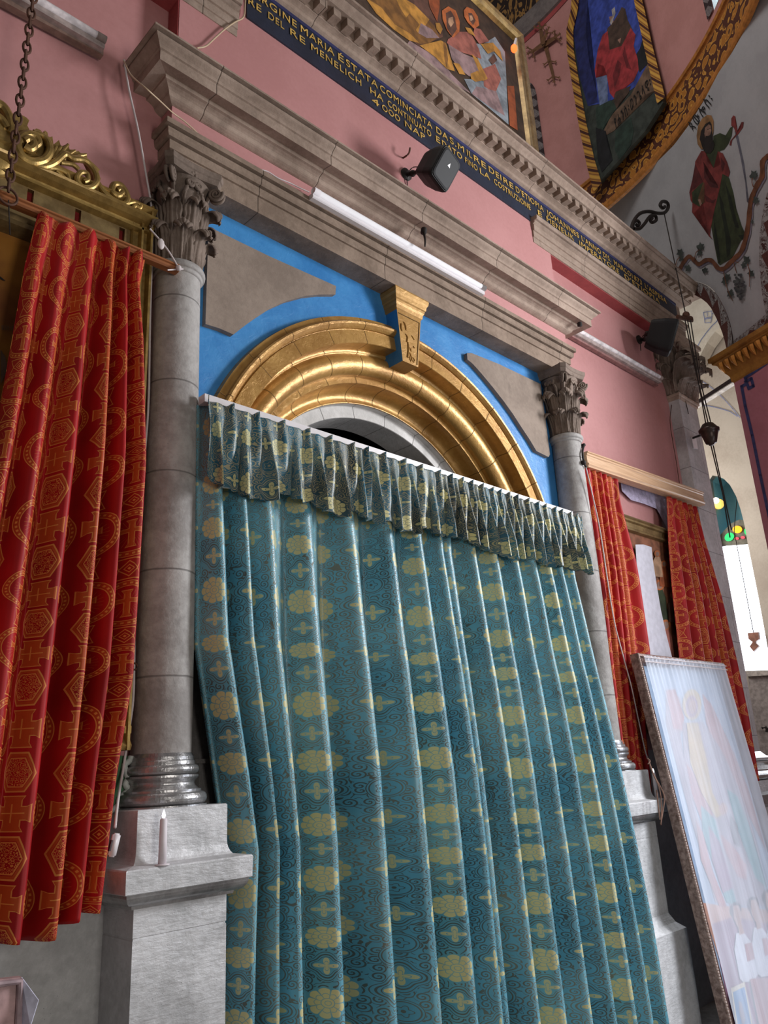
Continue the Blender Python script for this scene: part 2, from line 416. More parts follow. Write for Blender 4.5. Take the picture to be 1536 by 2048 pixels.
def tube(bm, pts, r, seg=8, flatn=1.0, cap=True):
    pts = [Vector(p) for p in pts]; n = len(pts); rows = []
    up = Vector((0, 1, 0.03)).normalized()
    for i, p in enumerate(pts):
        d = (pts[min(i+1, n-1)]-pts[max(i-1, 0)]).normalized()
        a = d.cross(up)
        if a.length < 1e-3: a = d.cross(Vector((1, 0, 0)))
        a.normalize(); b = d.cross(a)
        rr = r(i/(n-1)) if callable(r) else r
        rows.append([p+a*cos(2*pi*k/seg)*rr+b*sin(2*pi*k/seg)*rr*flatn for k in range(seg)])
    loft(bm, rows, True, cap)
def smooth_path(pts, k=6):
    pts = [Vector(p) for p in pts]; out = []
    for i in range(len(pts)-1):
        p0 = pts[max(i-1, 0)]; p1 = pts[i]; p2 = pts[i+1]; p3 = pts[min(i+2, len(pts)-1)]
        for j in range(k):
            t = j/k
            out.append(0.5*((2*p1)+(p2-p0)*t+(2*p0-5*p1+4*p2-p3)*t*t+(3*p1-p0-3*p2+p3)*t**3))
    out.append(pts[-1]); return out
def lathe(bm, prof, cx, cy, seg=48, a0=0, a1=2*pi):
    full = abs(a1-a0-2*pi) < 1e-6
    n = seg if full else seg+1
    rows = [[(cx+r*cos(a0+(a1-a0)*k/seg), cy+r*sin(a0+(a1-a0)*k/seg), z) for k in range(n)] for r, z in prof]
    loft(bm, rows, full)
def prism(bm, poly, off):     # poly = list of 3-D points, extruded by vector off
    off = Vector(off)
    A = [bm.verts.new(p) for p in poly]; B = [bm.verts.new(Vector(p)+off) for p in poly]
    bm.faces.new(A); bm.faces.new(B[::-1]); n = len(A)
    for i in range(n): bm.faces.new((A[i], B[i], B[(i+1) % n], A[(i+1) % n]))
def plate(outer, holes, mp, th):   # plate with holes; mp(u, v, d) gives the point at depth d
    bm = bmesh.new(); ed = []; loops = []
    for L in [outer]+holes:
        vs = [bm.verts.new((u, v, 0)) for u, v in L]; loops.append(vs)
        ed += [bm.edges.new((vs[i], vs[(i+1) % len(vs)])) for i in range(len(vs))]
    bmesh.ops.triangle_fill(bm, edges=ed, use_beauty=True, normal=(0, 0, 1))
    F = bm.faces[:]; vm = {}
    for v in bm.verts[:]: vm[v] = bm.verts.new((v.co.x, v.co.y, th))
    for f in F: bm.faces.new([vm[v] for v in reversed(f.verts)])
    for L in loops:
        for i in range(len(L)):
            a, b = L[i], L[(i+1) % len(L)]; bm.faces.new((a, b, vm[b], vm[a]))
    for v in bm.verts: v.co = Vector(mp(v.co.x, v.co.y, v.co.z))
    recalc(bm); return bm
def hsweep(prof, x0, x1, y0, mitre=True, back=None):
    """moulding along x; prof = [(projection, z)], projection towards the viewer from plane y0, ends mitred round the corners"""
    bm = bmesh.new(); back = back if back is not None else y0+0.3
    def row(p, z):
        e = p if mitre else 0
        return [(x0-e, back, z), (x0-e, y0-p, z), (x1+e, y0-p, z), (x1+e, back, z)]
    rows = [row(p, z) for p, z in prof]
    loft(bm, rows)
    for r in (rows[0], rows[-1]): bm.faces.new([bm.verts.new(q) for q in r])
    bmesh.ops.remove_doubles(bm, verts=bm.verts[:], dist=1e-5); recalc(bm); return bm
def arcsweep(prof, xc, zc, zbot, seg=72):
    bm = bmesh.new(); rows = []
    for i in range(seg+1):
        a = pi*i/seg; rows.append([(xc+r*cos(a), y, zc+r*sin(a)) for r, y in prof])
    loft(bm, rows); recalc(bm); return bm
def uvset(o, uvs):
    me = o.data; L = me.uv_layers.new(name='UVMap')
    for lp in me.loops: L.data[lp.index].uv = uvs[lp.vertex_index]

def decal(name, parent, shapes, surf, lift=0.003, step=0.0012, toward=None):
    """painted shapes: list of (material, photo points); surf maps a photo point to the painted surface"""
    bm = bmesh.new(); mats = []
    for k, (mt, pts) in enumerate(shapes):
        if mt not in mats: mats.append(mt)
        P = [surf(*p) for p in pts]
        n = Vector((0, 0, 0))
        for i in range(len(P)): n += (P[i]-P[0]).cross(P[(i+1) % len(P)]-P[0])
        n.normalize()
        if n.dot(Vector(CAM)-P[0]) < 0: n = -n
        f = bm.faces.new([bm.verts.new(p+n*(lift+step*k)) for p in P]); f.material_index = mats.index(mt)
        r = bmesh.ops.triangulate(bm, faces=[f])
        for g in r['faces']: g.material_index = mats.index(mt)
    bm.normal_update()
    return link(name, bm, mats, parent)
def text(name, s, p0, p1, h, mat, parent, nrm=None, depth=0.003, up=None, sp=1.12):
    """lettering running from p0 to p1 (baseline), cap height h"""
    cu = bpy.data.curves.new(name, 'FONT'); cu.body = s; cu.size = 1; cu.extrude = 0.0; cu.space_character = sp
    to = bpy.data.objects.new('tmp', cu); COL.objects.link(to); bpy.context.view_layer.update()
    dg = bpy.context.evaluated_depsgraph_get(); me = bpy.data.meshes.new_from_object(to.evaluated_get(dg))
    bpy.data.objects.remove(to); xs = [v.co.x for v in me.vertices]
    if not xs: return None
    x0, x1 = min(xs), max(xs); p0 = Vector(p0); p1 = Vector(p1); d = p1-p0; up = Vector(up or (0, 0, 1))
    n = d.normalized().cross(up).normalized()
    for v in me.vertices:
        u = (v.co.x-x0)/(x1-x0); v.co = p0+d*u+up*(v.co.y/0.70*h)+n*depth
    me.materials.clear(); me.materials.append(mat)
    o = bpy.data.objects.new(name, me); COL.objects.link(o); o.parent = parent
    md = o.modifiers.new('thick', 'SOLIDIFY'); md.thickness = 0.003; md.offset = 0
    return o

def curtain(name, L, R, nf, amp, uw, mat, parent=None, seed=1, gather=0.5, ns=None, nt=60, hem=None, warp=0.35, lat=0.35, us=0.0, vs=0.0, thick=0.003, double=0.25):
    """cloth between edge polylines L and R (top to bottom), nf folds, amp(t) fold depth, uw cloth width"""
    rnd = random.Random(seed); ns = ns or nf*14
    cw = [(rnd.uniform(0.5, 2.4), rnd.uniform(0, 6.28), rnd.uniform(-1, 1)) for _ in range(4)]
    am = [rnd.uniform(0.55, 1.2) for _ in range(nf+3)]
    dr = [(rnd.uniform(-1, 1), rnd.uniform(0, 6.28)) for _ in range(4)]
    def at(C, t):
        zt = C[0][2]+(C[-1][2]-C[0][2])*t
        for i in range(len(C)-1):
            if C[i][2] >= zt >= C[i+1][2] or i == len(C)-2:
                k = (C[i][2]-zt)/(C[i][2]-C[i+1][2]); k = max(0, min(1, k)); k = k*k*(3-2*k)*0.4+k*0.6
                return Vector(C[i]).lerp(Vector(C[i+1]), k)
    bm = bmesh.new(); uvs = []; rows = []
    for i in range(nt+1):
        t = i/nt; a = at(L, t); b = at(R, t); row = []
        sa = Vector(L[0]).lerp(Vector(L[-1]), t); sb = Vector(R[0]).lerp(Vector(R[-1]), t); e = (b-a); w = e.length; ex = e.normalized(); nx = Vector((-ex.y, ex.x, 0))*-1
        if nx.y > 0: nx = -nx
        for j in range(ns+1):
            s = j/ns
            sw = s+warp/nf*sum(q[2]*sin(q[0]*nf*0.35*s+q[1]) for q in cw)*0.8*s*(1-s)*4
            sw = max(0, min(1, sw))
            ph = 2*pi*nf*s+0.16*sum(d[0]*sin(1.3*t+d[1]+s*5) for d in dr)*t
            k = am[int(min(nf, max(0, ph/(2*pi))))]; k2 = am[int(min(nf, max(0, ph/(2*pi))))+1]; fr = (ph/(2*pi)) % 1
            kk = k*(1-fr)+k2*fr
            A = amp(t)*kk
            f = (-cos(ph))+double*cos(2*ph+0.6)
            lx = -lat*w/nf*0.5*sin(ph)*(0.4+0.6*min(1, t*3))
            p = sa*(1-sw)+sb*sw+(a-sa)*(1-sw)**4+(b-sb)*sw**4+nx*A*f+ex*lx*0.6
            hz = hem(s, t) if hem else 0
            p.z = (a.z*(1-sw)+b.z*sw)+hz
            row.append(p); uvs.append((s*uw+us, vs-(t*abs(L[0][2]-L[-1][2]))))
        rows.append(row)
    loft(bm, rows)
    o = link(name, bm, mat, parent, smooth=True); uvset(o, uvs)
    md = o.modifiers.new('cloth', 'SOLIDIFY'); md.thickness = thick
    return o

# ================================================================== THE SETTING
W = 3.42; B = 3.45; F = 3.30; ZF = -0.30
def wallbox(name, a, b, mat): return struct(bxo(name, a, b, mat))
struct(bxo('floor', (-4, -7, ZF-0.1), (13.5, 6, ZF), M_floor))
# side bays of the main wall: pink above, silver-grey plaster below
wallbox('wall_left', (-1.5, W, 1.62), (1.86, W+0.4, 7.0), M_pink)
wallbox('wall_left_dado', (-1.5, W-0.02, ZF), (1.70, W+0.4, 1.62), M_silverw)
wallbox('wall_right', (5.66, W, 1.62), (7.96, W+0.4, 7.0), M_pink)
wallbox('wall_right_dado', (5.66, W-0.01, ZF), (7.96, W+0.4, 1.62), M_silverw)
# centre bay above the portal, standing forward of the side bays
XL, XR = 1.795, 5.668
wallbox('wall_centre', (XL, F, 5.30), (XR, F+0.35, 6.62), M_pink)
# portal wall, painted blue, with its round opening
XC, ZC = 3.70, 2.86
hole = [(XC+1.56*cos(pi*i/40), ZC+1.56*sin(pi*i/40)) for i in range(41)]
outer = [(1.80, ZF), (XC-1.56, ZF)] + [(XC-1.56*cos(pi*i/40), ZC+1.56*sin(pi*i/40)) for i in range(41)] + [(XC+1.56, ZF), (5.70, ZF), (5.70, 4.95), (1.80, 4.95)]
bm = plate(outer, [], lambda u, v, d: (u, B+d, v), 0.22); struct(link('wall_portal', bm, M_blue))
# dark room behind the portal
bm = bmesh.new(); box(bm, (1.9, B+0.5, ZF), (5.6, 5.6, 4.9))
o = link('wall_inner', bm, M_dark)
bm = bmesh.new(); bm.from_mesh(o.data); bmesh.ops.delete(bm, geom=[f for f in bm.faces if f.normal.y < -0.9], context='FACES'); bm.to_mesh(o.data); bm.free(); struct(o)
# lower blocking behind the upper cornice
wallbox('wall_upper', (-1.5, F+0.06, 6.62), (8.45, F+0.5, 6.78), M_pinkd)

# ------------------------------------------------------------------ diagonal corner: pendentive, arch, pier
Q0 = (8.4, 2.8, 6.0); QN = np.array([1, -0.7, 0.172]); QN = QN/np.linalg.norm(QN)
def onq(px, py): return atpl(px, py, Q0, QN)
qn = Vector(QN)
if qn.x > 0: qn = -qn      # towards the viewer
arch_in = [(1386, 588), (1393.7, 591.5), (1405, 598), (1415, 606), (1423, 616), (1429, 627.6), (1435, 639), (1441, 653.7), (1446, 667), (1450, 681), (1453.6, 696.7), (1456.5, 712)]
arch_out = [(1378, 560), (1392, 563), (1402, 565.5), (1410.6, 569), (1419.5, 574), (1427.5, 581.5), (1436, 592), (1443, 604.5), (1450.5, 619), (1456.7, 635), (1461, 649), (1464, 663), (1467, 682), (1470, 702)]
ring_lo = [(1150, 462), (1190, 433), (1218, 415), (1268, 371), (1314, 324), (1348, 290), (1377, 251), (1408, 201), (1436, 147), (1464, 105), (1488, 63), (1504, 30), (1516, 0), (1535, -45), (1560, -110)]
poly = arch_out + [(1478, 694), (1500, 676), (1536, 650), (1620, 590), (1640, 300), (1640, -110)] + ring_lo[::-1] + [(1150, 520), (1300, 560)]
bm = bmesh.new(); P = [onq(*p) for p in poly]; prism(bm, P, -qn*0.25); recalc(bm)
struct(link('wall_pendentive', bm, M_white))
# leaf-painted border of the side arch (its own flat band, with the arch soffit behind it)
def strip(name, a, b, mat, surf, lift=0.004, depth=None, parent=None, vs=1.0):
    n = 60
    def res(C):
        C = [Vector((p[0], p[1], 0)) for p in C]; d = [0]
        for i in range(1, len(C)): d.append(d[-1]+(C[i]-C[i-1]).length)
        out = []
        for k in range(n+1):
            t = d[-1]*k/n; i = max(j for j in range(len(d)) if d[j] <= t+1e-6); i = min(i, len(C)-2)
            out.append(C[i].lerp(C[i+1], (t-d[i])/max(1e-6, d[i+1]-d[i])))
        return out
    A = [surf(p.x, p.y)+qn*lift for p in res(a)]; Bq = [surf(p.x, p.y)+qn*lift for p in res(b)]
    bm = bmesh.new(); rows = [A, Bq]
    if depth: rows.append([p-qn*depth for p in Bq])
    loft(bm, rows); bm.normal_update(); o = link(name, bm, mat, parent)
    u = [0]
    for i in range(1, n+1): u.append(u[-1]+(A[i]-A[i-1]).length)
    uv = [(u[i], 0) for i in range(n+1)]+[(u[i], vs) for i in range(n+1)]+([(u[i], vs*2) for i in range(n+1)] if depth else [])
    uvset(o, uv); return o
pb = thing('painted_arch_border', 'brown and grey leaf border painted round the small arch beside the carved pier', 'painted border')
strip('border_band', arch_out[:-2]+[(1466, 690)], arch_in, M_border, onq, 0.006, 0.30, pb)
pb2 = thing('painted_arch_border', 'brown and grey leaf border rising along the gilded impost at the right', 'painted border')
strip('border_band', [(1470, 680), (1500, 657), (1536, 626), (1600, 575)], [(1462, 716), (1500, 684), (1536, 655), (1600, 605)], M_border, onq, 0.012, None, pb2)
pb3 = thing('painted_arch_border', 'brown and grey leaf border right of the painted grape vine', 'painted border')
strip('border_band', [(1536, 385), (1528, 420), (1521, 470), (1520, 520), (1524, 570), (1530, 610), (1536, 640)], [(1580, 385), (1560, 420), (1552, 470), (1550, 520), (1556, 570), (1562, 600), (1580, 640)], M_border, onq, 0.012, None, pb3)

# mauve pier carrying the gilded impost
EN = np.array([1, -0.37, 0]); EN = EN/np.linalg.norm(EN); en = -Vector(EN); ed = Vector((0.37, 1, 0)).normalized()
E0 = (8.4, 2.855, 5.5)
def one(px, py): return atpl(px, py, E0, EN)
e_c = Vector(E0)
def epos(s, d, z): return Vector((E0[0], E0[1], 0))-ed*s+en*d+Vector((0, 0, z))     # s to the right, d towards the viewer
bm = bmesh.new()
prism(bm, [epos(0, 0, ZF), epos(2.2, 0, ZF), epos(2.2, 0, 5.56), epos(0, 0, 5.56)], -en*0.9); recalc(bm)
struct(link('wall_pier', bm, M_mauve))
imp = thing('gilded_impost', 'gilded leaf-carved impost moulding crowning the mauve pier', 'moulding')
def esweep(prof, s0, s1):
    bm = bmesh.new(); rows = []
    for d, z in prof:
        rows.append([epos(s0-d, -0.9, z), epos(s0-d, d, z), epos(s1, d, z), epos(s1, -0.9, z)])
    loft(bm, rows); bm.faces.new([bm.verts.new(p) for p in rows[-1]]); bm.faces.new([bm.verts.new(p) for p in rows[0]])
    bmesh.ops.remove_doubles(bm, verts=bm.verts[:], dist=1e-5); recalc(bm); return bm
link('moulding', esweep([(0, 5.42), (0.015, 5.44), (0.02, 5.50), (0.035, 5.53), (0.05, 5.55), (0.07, 5.62), (0.10, 5.665), (0.13, 5.68), (0.13, 5.70), (0.155, 5.71), (0.155, 5.76), (0.0, 5.76)], 0, 2.2), mk_paint('old_gold_impost_paint', (0.24, 0.10, 0.02), (0.42, 0.20, 0.04), 0.5, 0.3), imp)
bm = bmesh.new()
for k in range(26):
    s = -0.04+k*0.085
    for w, z0, z1, d0, d1 in ((0.034, 5.555, 5.665, 0.055, 0.115),):
        rows = []
        for i in range(6):
            t = i/5; ww = w*(1-t**2*0.9)+0.002; z = z1-(z1-z0)*t; d = d1-(d1-d0)*t+0.016*sin(pi*t)
            rows.append([epos(s-ww, d, z), epos(s, d+0.012, z), epos(s+ww, d, z)])
        loft(bm, rows)
link('leaf_tongues', bm, mk_paint('worn_orange_gilding', (0.42, 0.17, 0.03), (0.60, 0.27, 0.05), 0.5, 0.3), imp)
# blue meander line painted on the pier
M_bluel = flat('dark_blue_line_paint', (0.035, 0.04, 0.12), 0.6)
bl = thing('painted_line_border', 'dark blue key-pattern line painted on the mauve pier', 'painted border')
def pline(C, w, mat, surf, parent, name='painted_line', lift=0.004, nrm=None):
    sh = []
    for i in range(len(C)-1):
        a = Vector((*C[i], 0)); b = Vector((*C[i+1], 0)); d = (b-a).normalized(); n = Vector((-d.y, d.x, 0))*w/2; e = d*w*0.35
        sh.append((mat, [tuple((a-e+n)[:2]), tuple((b+e+n)[:2]), tuple((b+e-n)[:2]), tuple((a-e-n)[:2])]))
    return decal(name, parent, sh, surf, lift=lift, step=0.0)
pline([(1560, 708), (1491, 756), (1498, 777), (1507, 772), (1503, 757), (1491, 764)], 6, M_bluel, one, bl)
pline([(1493, 768), (1484, 773), (1491, 812), (1505, 870), (1521, 950), (1536, 1020), (1560, 1130)], 6, M_bluel, one, bl, lift=0.005)

# ------------------------------------------------------------------ drum of the dome
RZ = 8.5
def cyl(a, z, R=DR): return Vector((DC[0]+R*cos(a), DC[1]+R*sin(a), z))
A0, A1 = math.radians(-75), math.radians(10)
def drumband(name, prof, mat, n=110, th=None):
    rows = [[cyl(A0+(A1-A0)*k/n, z, R) for k in range(n+1)] for R, z in prof]
    bm = bmesh.new(); loft(bm, rows); recalc(bm)
    o = link(name, bm, mat); uv = []
    for i in range(len(prof)):
        for k in range(n+1): uv.append(((A1-A0)*DR*k/n, i/(len(prof)-1)))
    uvset(o, uv); return o
ring = thing('painted_ring_cornice', 'orange leaf-painted ring cornice at the foot of the pink drum', 'cornice')
o = drumband('leaf_band', [(DR+0.0, 8.60), (DR, 9.07)], M_orange); o.parent = ring
M_orl = flat('orange_rib_paint', (0.42, 0.16, 0.03), 0.6)
o = drumband('lower_rib', [(DR+0.03, 8.50), (DR-0.01, 8.505), (DR-0.025, 8.53), (DR-0.03, 8.56), (DR-0.02, 8.60), (DR+0.03, 8.605)], M_orl); o.parent = ring
o = drumband('upper_rib', [(DR+0.03, 9.07), (DR-0.03, 9.075), (DR-0.04, 9.11), (DR-0.02, 9.14), (DR+0.1, 9.15)], M_orl); o.parent = ring
ZU = 12.42
# pink drum wall with two window openings
def acyl(px, py):
    p = atcyl(px, py); return atan2(p.y-DC[1], p.x-DC[0]), p.z
wa, wz = acyl(1043, 160)
def winloop(ac, zb, zt, hw, n=14):
    r = hw/DR
    L = [(ac-r, zb), (ac+r, zb)]
    for i in range(n+1): a = pi*i/n; L.append((ac+r*cos(a), zt-hw+hw*sin(a)))
    return L
a1_, z1_ = acyl(1056, 175); a2_, z2_ = acyl(1063, 300); a3_, z3_ = acyl(1412, 0); 
wins = [(math.radians(-3.25)+0.082, 9.3, 11.62, 0.42), (acyl(1420, 0)[0]-0.084, 9.25, 11.3, 0.42)]
bm = plate([(A0, 9.1), (A1, 9.1), (A1, ZU), (A0, ZU)], [winloop(*w) for w in wins], lambda u, v, d: cyl(u, v, DR+d), 0.35)
bmesh.ops.subdivide_edges(bm, edges=[e for e in bm.edges if abs(e.verts[0].co.z-e.verts[1].co.z) < 0.5 and (e.verts[0].co-e.verts[1].co).length > 0.8], cuts=14)
bm.free()
# build the wall as columns of quads so that it follows the curve
bm = bmesh.new(); NA = 220; NZ = 66
def inwin(a, z):
    for ac, zb, zt, hw in wins:
        x = (a-ac)*DR
        if abs(x) < hw and zb < z < zt-hw: return True
        if z >= zt-hw and x*x+(z-zt+hw)**2 < hw*hw: return True
    return False
gv = {}
def gvt(i, j):
    if (i, j) not in gv: gv[(i, j)] = bm.verts.new(cyl(A0+(A1-A0)*i/NA, 9.1+(ZU-9.1)*j/NZ))
    return gv[(i, j)]
for i in range(NA):
    for j in range(NZ):
        if not inwin(A0+(A1-A0)*(i+.5)/NA, 9.1+(ZU-9.1)*(j+.5)/NZ):
            bm.faces.new((gvt(i, j), gvt(i+1, j), gvt(i+1, j+1), gvt(i, j+1)))
recalc(bm); o = struct(link('wall_drum', bm, M_pinkd)); md = o.modifiers.new('thick', 'SOLIDIFY'); md.thickness = 0.05; md.offset = 1
for k, (ac, zb, zt, hw) in enumerate(wins):
    lo = winloop(ac, zb, zt, hw); wi = [(a, z, 0) for a, z in lo]
    def scl(f): return [(ac+(a-ac)*f, (z if i < 2 else (zt-hw)+(z-zt+hw)*f)) for i, (a, z) in enumerate(lo)]
    def rows(f, R): return [cyl(a, z, R) for a, z in scl(f)]
    # leaf border on the wall round the opening
    n = len(lo); path_i = rows(0.93, DR-0.02); path_o = rows(1.24, DR-0.02)
    idx = list(range(1, n))+[0]
    bm = bmesh.new(); Ai = [path_i[i] for i in idx]; Ao = [path_o[i] for i in idx]; loft(bm, [Ao, Ai])
    bt = link('painted_window_border', bm, M_greyleaf); tag(bt, ['grey leaf border round the drum window behind the big canvas', 'grey leaf border round the drum window at the top right'][k], 'painted border')
    u = [0]
    for i in range(1, n): u.append(u[-1]+(Ai[i]-Ai[i-1]).length)
    uvset(bt, [(q, 0) for q in u]+[(q, 1) for q in u])
    w = bpy.data.objects.new('window_%d' % (k+1), None); COL.objects.link(w); w['kind'] = 'structure'
    bm = bmesh.new(); loft(bm, [rows(0.95, DR), rows(0.95, DR+0.45)], True); recalc(bm)
    link('reveal', bm, flat('pale_window_reveal', (0.62, 0.72, 0.70), 0.8), w)
    bm = bmesh.new(); bm.faces.new([bm.verts.new(p) for p in rows(1.0, DR+0.42)]); link('pane', bm, M_sky, w)
    bm = bmesh.new()
    for zz in np.arange(zb+0.12, zt, 0.28):
        tube(bm, [cyl(ac-hw/DR, zz-0.08, DR+0.36), cyl(ac+hw/DR, zz+0.16, DR+0.36)], 0.022, 6)
        tube(bm, [cyl(ac-hw/DR, zz+0.16, DR+0.36), cyl(ac+hw/DR, zz-0.08, DR+0.36)], 0.022, 6)
    link('lattice_bars', bm, flat('window_lattice', (0.2, 0.2, 0.3), 0.6), w)
# upper ring and dark painted dome
up = thing('grey_ring_cornice', 'grey weathered ring moulding under the dark patterned dome', 'cornice')
zr = 12.38
o = drumband('moulding', [(DR+0.1, zr-0.02), (DR-0.05, zr), (DR-0.10, zr+0.10), (DR-0.10, zr+0.30), (DR-0.06, zr+0.34), (DR+0.1, zr+0.36)], mk_stone('weathered_grey_ring', (0.12, 0.10, 0.10), (0.22, 0.19, 0.18))); o.parent = up
o = drumband('dark_red_line', [(DR-0.012, zr-0.10), (DR-0.012, zr)], M_redsof); o.parent = up
t = Mt('dark_dome_painting', 0.8); u_, v_, _ = t.pos('uv')
g = (((u_*1.4+v_*3.2).frac()-0.5).abs().lt(0.07)).mx(((u_*1.4-v_*3.2).frac()-0.5).abs().lt(0.07))
lf = t.noise(5, 2, vec=t.vecs(u_, v_*2.5), dist=1.5); band = v_.lt(0.30)
dc = t.mix(g, (0.012, 0.012, 0.05), (0.16, 0.12, 0.10))
dc = t.mix(band, dc, t.mix(((lf*4).frac()-0.5).abs().lt(0.22), (0.02, 0.01, 0.008), (0.28, 0.15, 0.045)))
t.color(dc)
prof = []
for i in range(9):
    a = i/8*pi/2*0.8; prof.append((DR*cos(a)*1.0-0.02, zr+0.3+DR*0.8*sin(a)))
struct(drumband('ceiling', prof, t.m))

# chord panel with the painted evangelist between two rope borders
pan = thing('painted_saint_panel', 'painted panel of a red-cloaked standing saint on the pink drum wall', 'painting')
sa, _ = acyl(1190, 378); sb, _ = acyl(1332, 192)
PA = cyl(sa, 9.12, DR-0.12); PB = cyl(sb, 9.12, DR-0.12); pd = (PB-PA); pn = Vector((pd.y, -pd.x, 0)).normalized()
if pn.dot(Vector(CAM)-PA) < 0: pn = -pn
def onp(px, py): return atpl(px, py, tuple(PA), tuple(pn))
def pc(name, hexc): return flat(name, hexc, 0.75, var=0.38, scale=9)
c_sky = pc('painted_ultramarine', (0.035, 0.06, 0.30)); c_skyd = pc('painted_deep_blue', (0.015, 0.02, 0.10)); c_rob = pc('painted_crimson', (0.30, 0.03, 0.035))
c_robd = pc('painted_dark_crimson', (0.14, 0.014, 0.018)); c_grn = pc('painted_dark_green', (0.022, 0.04, 0.03)); c_ear = pc('painted_earth', (0.14, 0.085, 0.055))
c_blk = pc('painted_black', (0.010, 0.010, 0.012)); c_cloak = pc('painted_brown_cloak', (0.06, 0.035, 0.025)); c_skin = pc('painted_skin', (0.30, 0.16, 0.12)); c_pale = pc('painted_pale_blue', (0.13, 0.17, 0.30))
c_hill = pc('painted_dim_hill', (0.035, 0.042, 0.035)); c_beard = pc('painted_grey_beard', (0.30, 0.28, 0.28))
bmp = bmesh.new(); prism(bmp, [onp(*p) for p in [(1197, 366), (1178, 300), (1160, 200), (1145, 100), (1141, 40), (1150, -60), (1266, -60), (1276, 0), (1290, 60), (1307, 130), (1326, 205), (1290, 262)]], -pn*0.06); recalc(bmp)
link('panel_board', bmp, c_hill, pan)
decal('painted_scene', pan, [
 (c_sky, [(1150, -60), (1266, -60), (1276, 0), (1287, 60), (1296, 100), (1290, 160), (1262, 180), (1215, 205), (1176, 212), (1160, 150), (1150, 60)]),
 (c_skyd, [(1150, -60), (1180, -60), (1176, 0), (1172, 60), (1178, 120), (1192, 180), (1196, 205), (1176, 212), (1158, 150), (1146, 60)]),
 (c_pale, [(1192, 150), (1215, 130), (1216, 205), (1200, 212)]),
 (c_ear, [(1222, 232), (1262, 190), (1300, 120), (1308, 150), (1312, 180), (1286, 192), (1255, 228), (1228, 262), (1214, 270), (1208, 262)]),
 (c_grn, [(1192, 215), (1222, 200), (1234, 215), (1210, 250), (1200, 270), (1194, 250)]),
 (c_grn, [(1232, 262), (1262, 235), (1268, 262), (1262, 290), (1240, 320), (1230, 300)]),
 (c_blk, [(1192, 255), (1212, 262), (1214, 285), (1226, 320), (1204, 345), (1196, 320)]),
 (c_blk, [(1272, 110), (1280, 98), (1287, 76), (1291, 96), (1297, 108), (1296, 128), (1280, 145), (1274, 130)]),
 (c_cloak, [(1236, 30), (1244, 14), (1251, 18), (1256, 40), (1266, 60), (1262, 76), (1246, 96), (1226, 115), (1206, 130), (1206, 86), (1216, 56), (1224, 48)]),
 (c_rob, [(1206, 70), (1216, 62), (1220, 100), (1244, 92), (1262, 56), (1272, 70), (1268, 92), (1276, 118), (1278, 140), (1268, 162), (1250, 175), (1232, 182), (1228, 196), (1220, 186), (1214, 150), (1208, 132), (1196, 128), (1192, 156), (1190, 140), (1196, 100)]),
 (c_robd, [(1236, 120), (1244, 128), (1240, 150), (1230, 176), (1226, 150)]), (c_robd, [(1250, 92), (1256, 120), (1264, 140), (1254, 136), (1246, 110)]),
 (c_cloak, [(1232, 184), (1252, 176), (1262, 172), (1258, 186), (1240, 206), (1234, 218), (1228, 200)]),
 (c_skin, [(1219, 34), (1226, 32), (1228, 44), (1222, 50)]), (c_beard, [(1224, 20), (1230, 14), (1232, 26), (1224, 50), (1220, 46), (1226, 34)]),
 (c_skin, [(1236, 80), (1243, 76), (1241, 88)]),
], onp, lift=0.003, step=0.0003)
for q, (a, b) in enumerate([([(1190, 384), (1176, 330), (1160, 250), (1147, 170), (1136, 100), (1135, 60), (1144, 20), (1150, -60)], [(1206, 366), (1192, 320), (1176, 250), (1162, 170), (1150, 100), (1149, 60), (1158, 20), (1166, -60)]),
                            ([(1317, 207), (1304, 150), (1290, 90), (1277, 30), (1266, -20), (1256, -60)], [(1333, 194), (1320, 140), (1306, 85), (1292, 20), (1282, -20), (1272, -60)])]):
    strip('rope_border', a, b, M_rope, onp, 0.02, None, pan)
M_ink = flat('black_lettering_paint', (0.008, 0.007, 0.007), 0.6)
def ptxt(s, a, b, h, surf, n, parent, up):
    p0 = surf(*a); p1 = surf(*b); upv = (surf(*up)-surf(*a)).normalized()
    o = text('painted_lettering', s, p0, p1, h, M_ink, parent, depth=0.0, up=upv, sp=1.3)
    if o: o.location = tuple(Vector(o.location)+n*0.012)
    return o
ptxt('የሐንስ፡ወንጌላዊ፡', (1232, 258), (1304, 174), 0.15, onp, pn, pan, (1229, 240))
# gold cross painted on the drum
M_crossp = flat('bronze_cross_paint', (0.16, 0.075, 0.035), 0.6)
cr = thing('painted_wall_cross', 'ornate bronze-brown cross painted on the pink drum wall', 'painted cross')
CR = lambda x, y: atcyl(x, y, DR-0.03)
sh = []
def seg(a, b, w0, w1):
    A = Vector((*a, 0)); Bv = Vector((*b, 0)); d = (Bv-A).normalized(); n = Vector((-d.y, d.x, 0))
    sh.append((M_crossp, [tuple((A+n*w0)[:2]), tuple((Bv+n*w1)[:2]), tuple((Bv+d*w1)[:2]), tuple((Bv-n*w1)[:2]), tuple((A-n*w0)[:2]), tuple((A-d*w0)[:2])]))
def prong(p, ang, L, w):
    e = (p[0]+L*cos(ang), p[1]+L*sin(ang)); seg(p, e, w, w*0.5)
    for da in (-0.9, 0, 0.9): seg(e, (e[0]+L*0.4*cos(ang+da), e[1]+L*0.4*sin(ang+da)), w*0.6, w*0.25)
CC = (1091, 90)
def arm(ang, L, w, n):
    e = (CC[0]+L*cos(ang), CC[1]+L*sin(ang)); seg(CC, e, w*1.3, w*0.8)
    for k in range(1, n+1):
        q = (CC[0]+L*k/n*cos(ang), CC[1]+L*k/n*sin(ang))
        for sg in (-1, 1): prong(q, ang+sg*1.15, 11, w*0.55)
    prong(e, ang, 10, w*0.7)
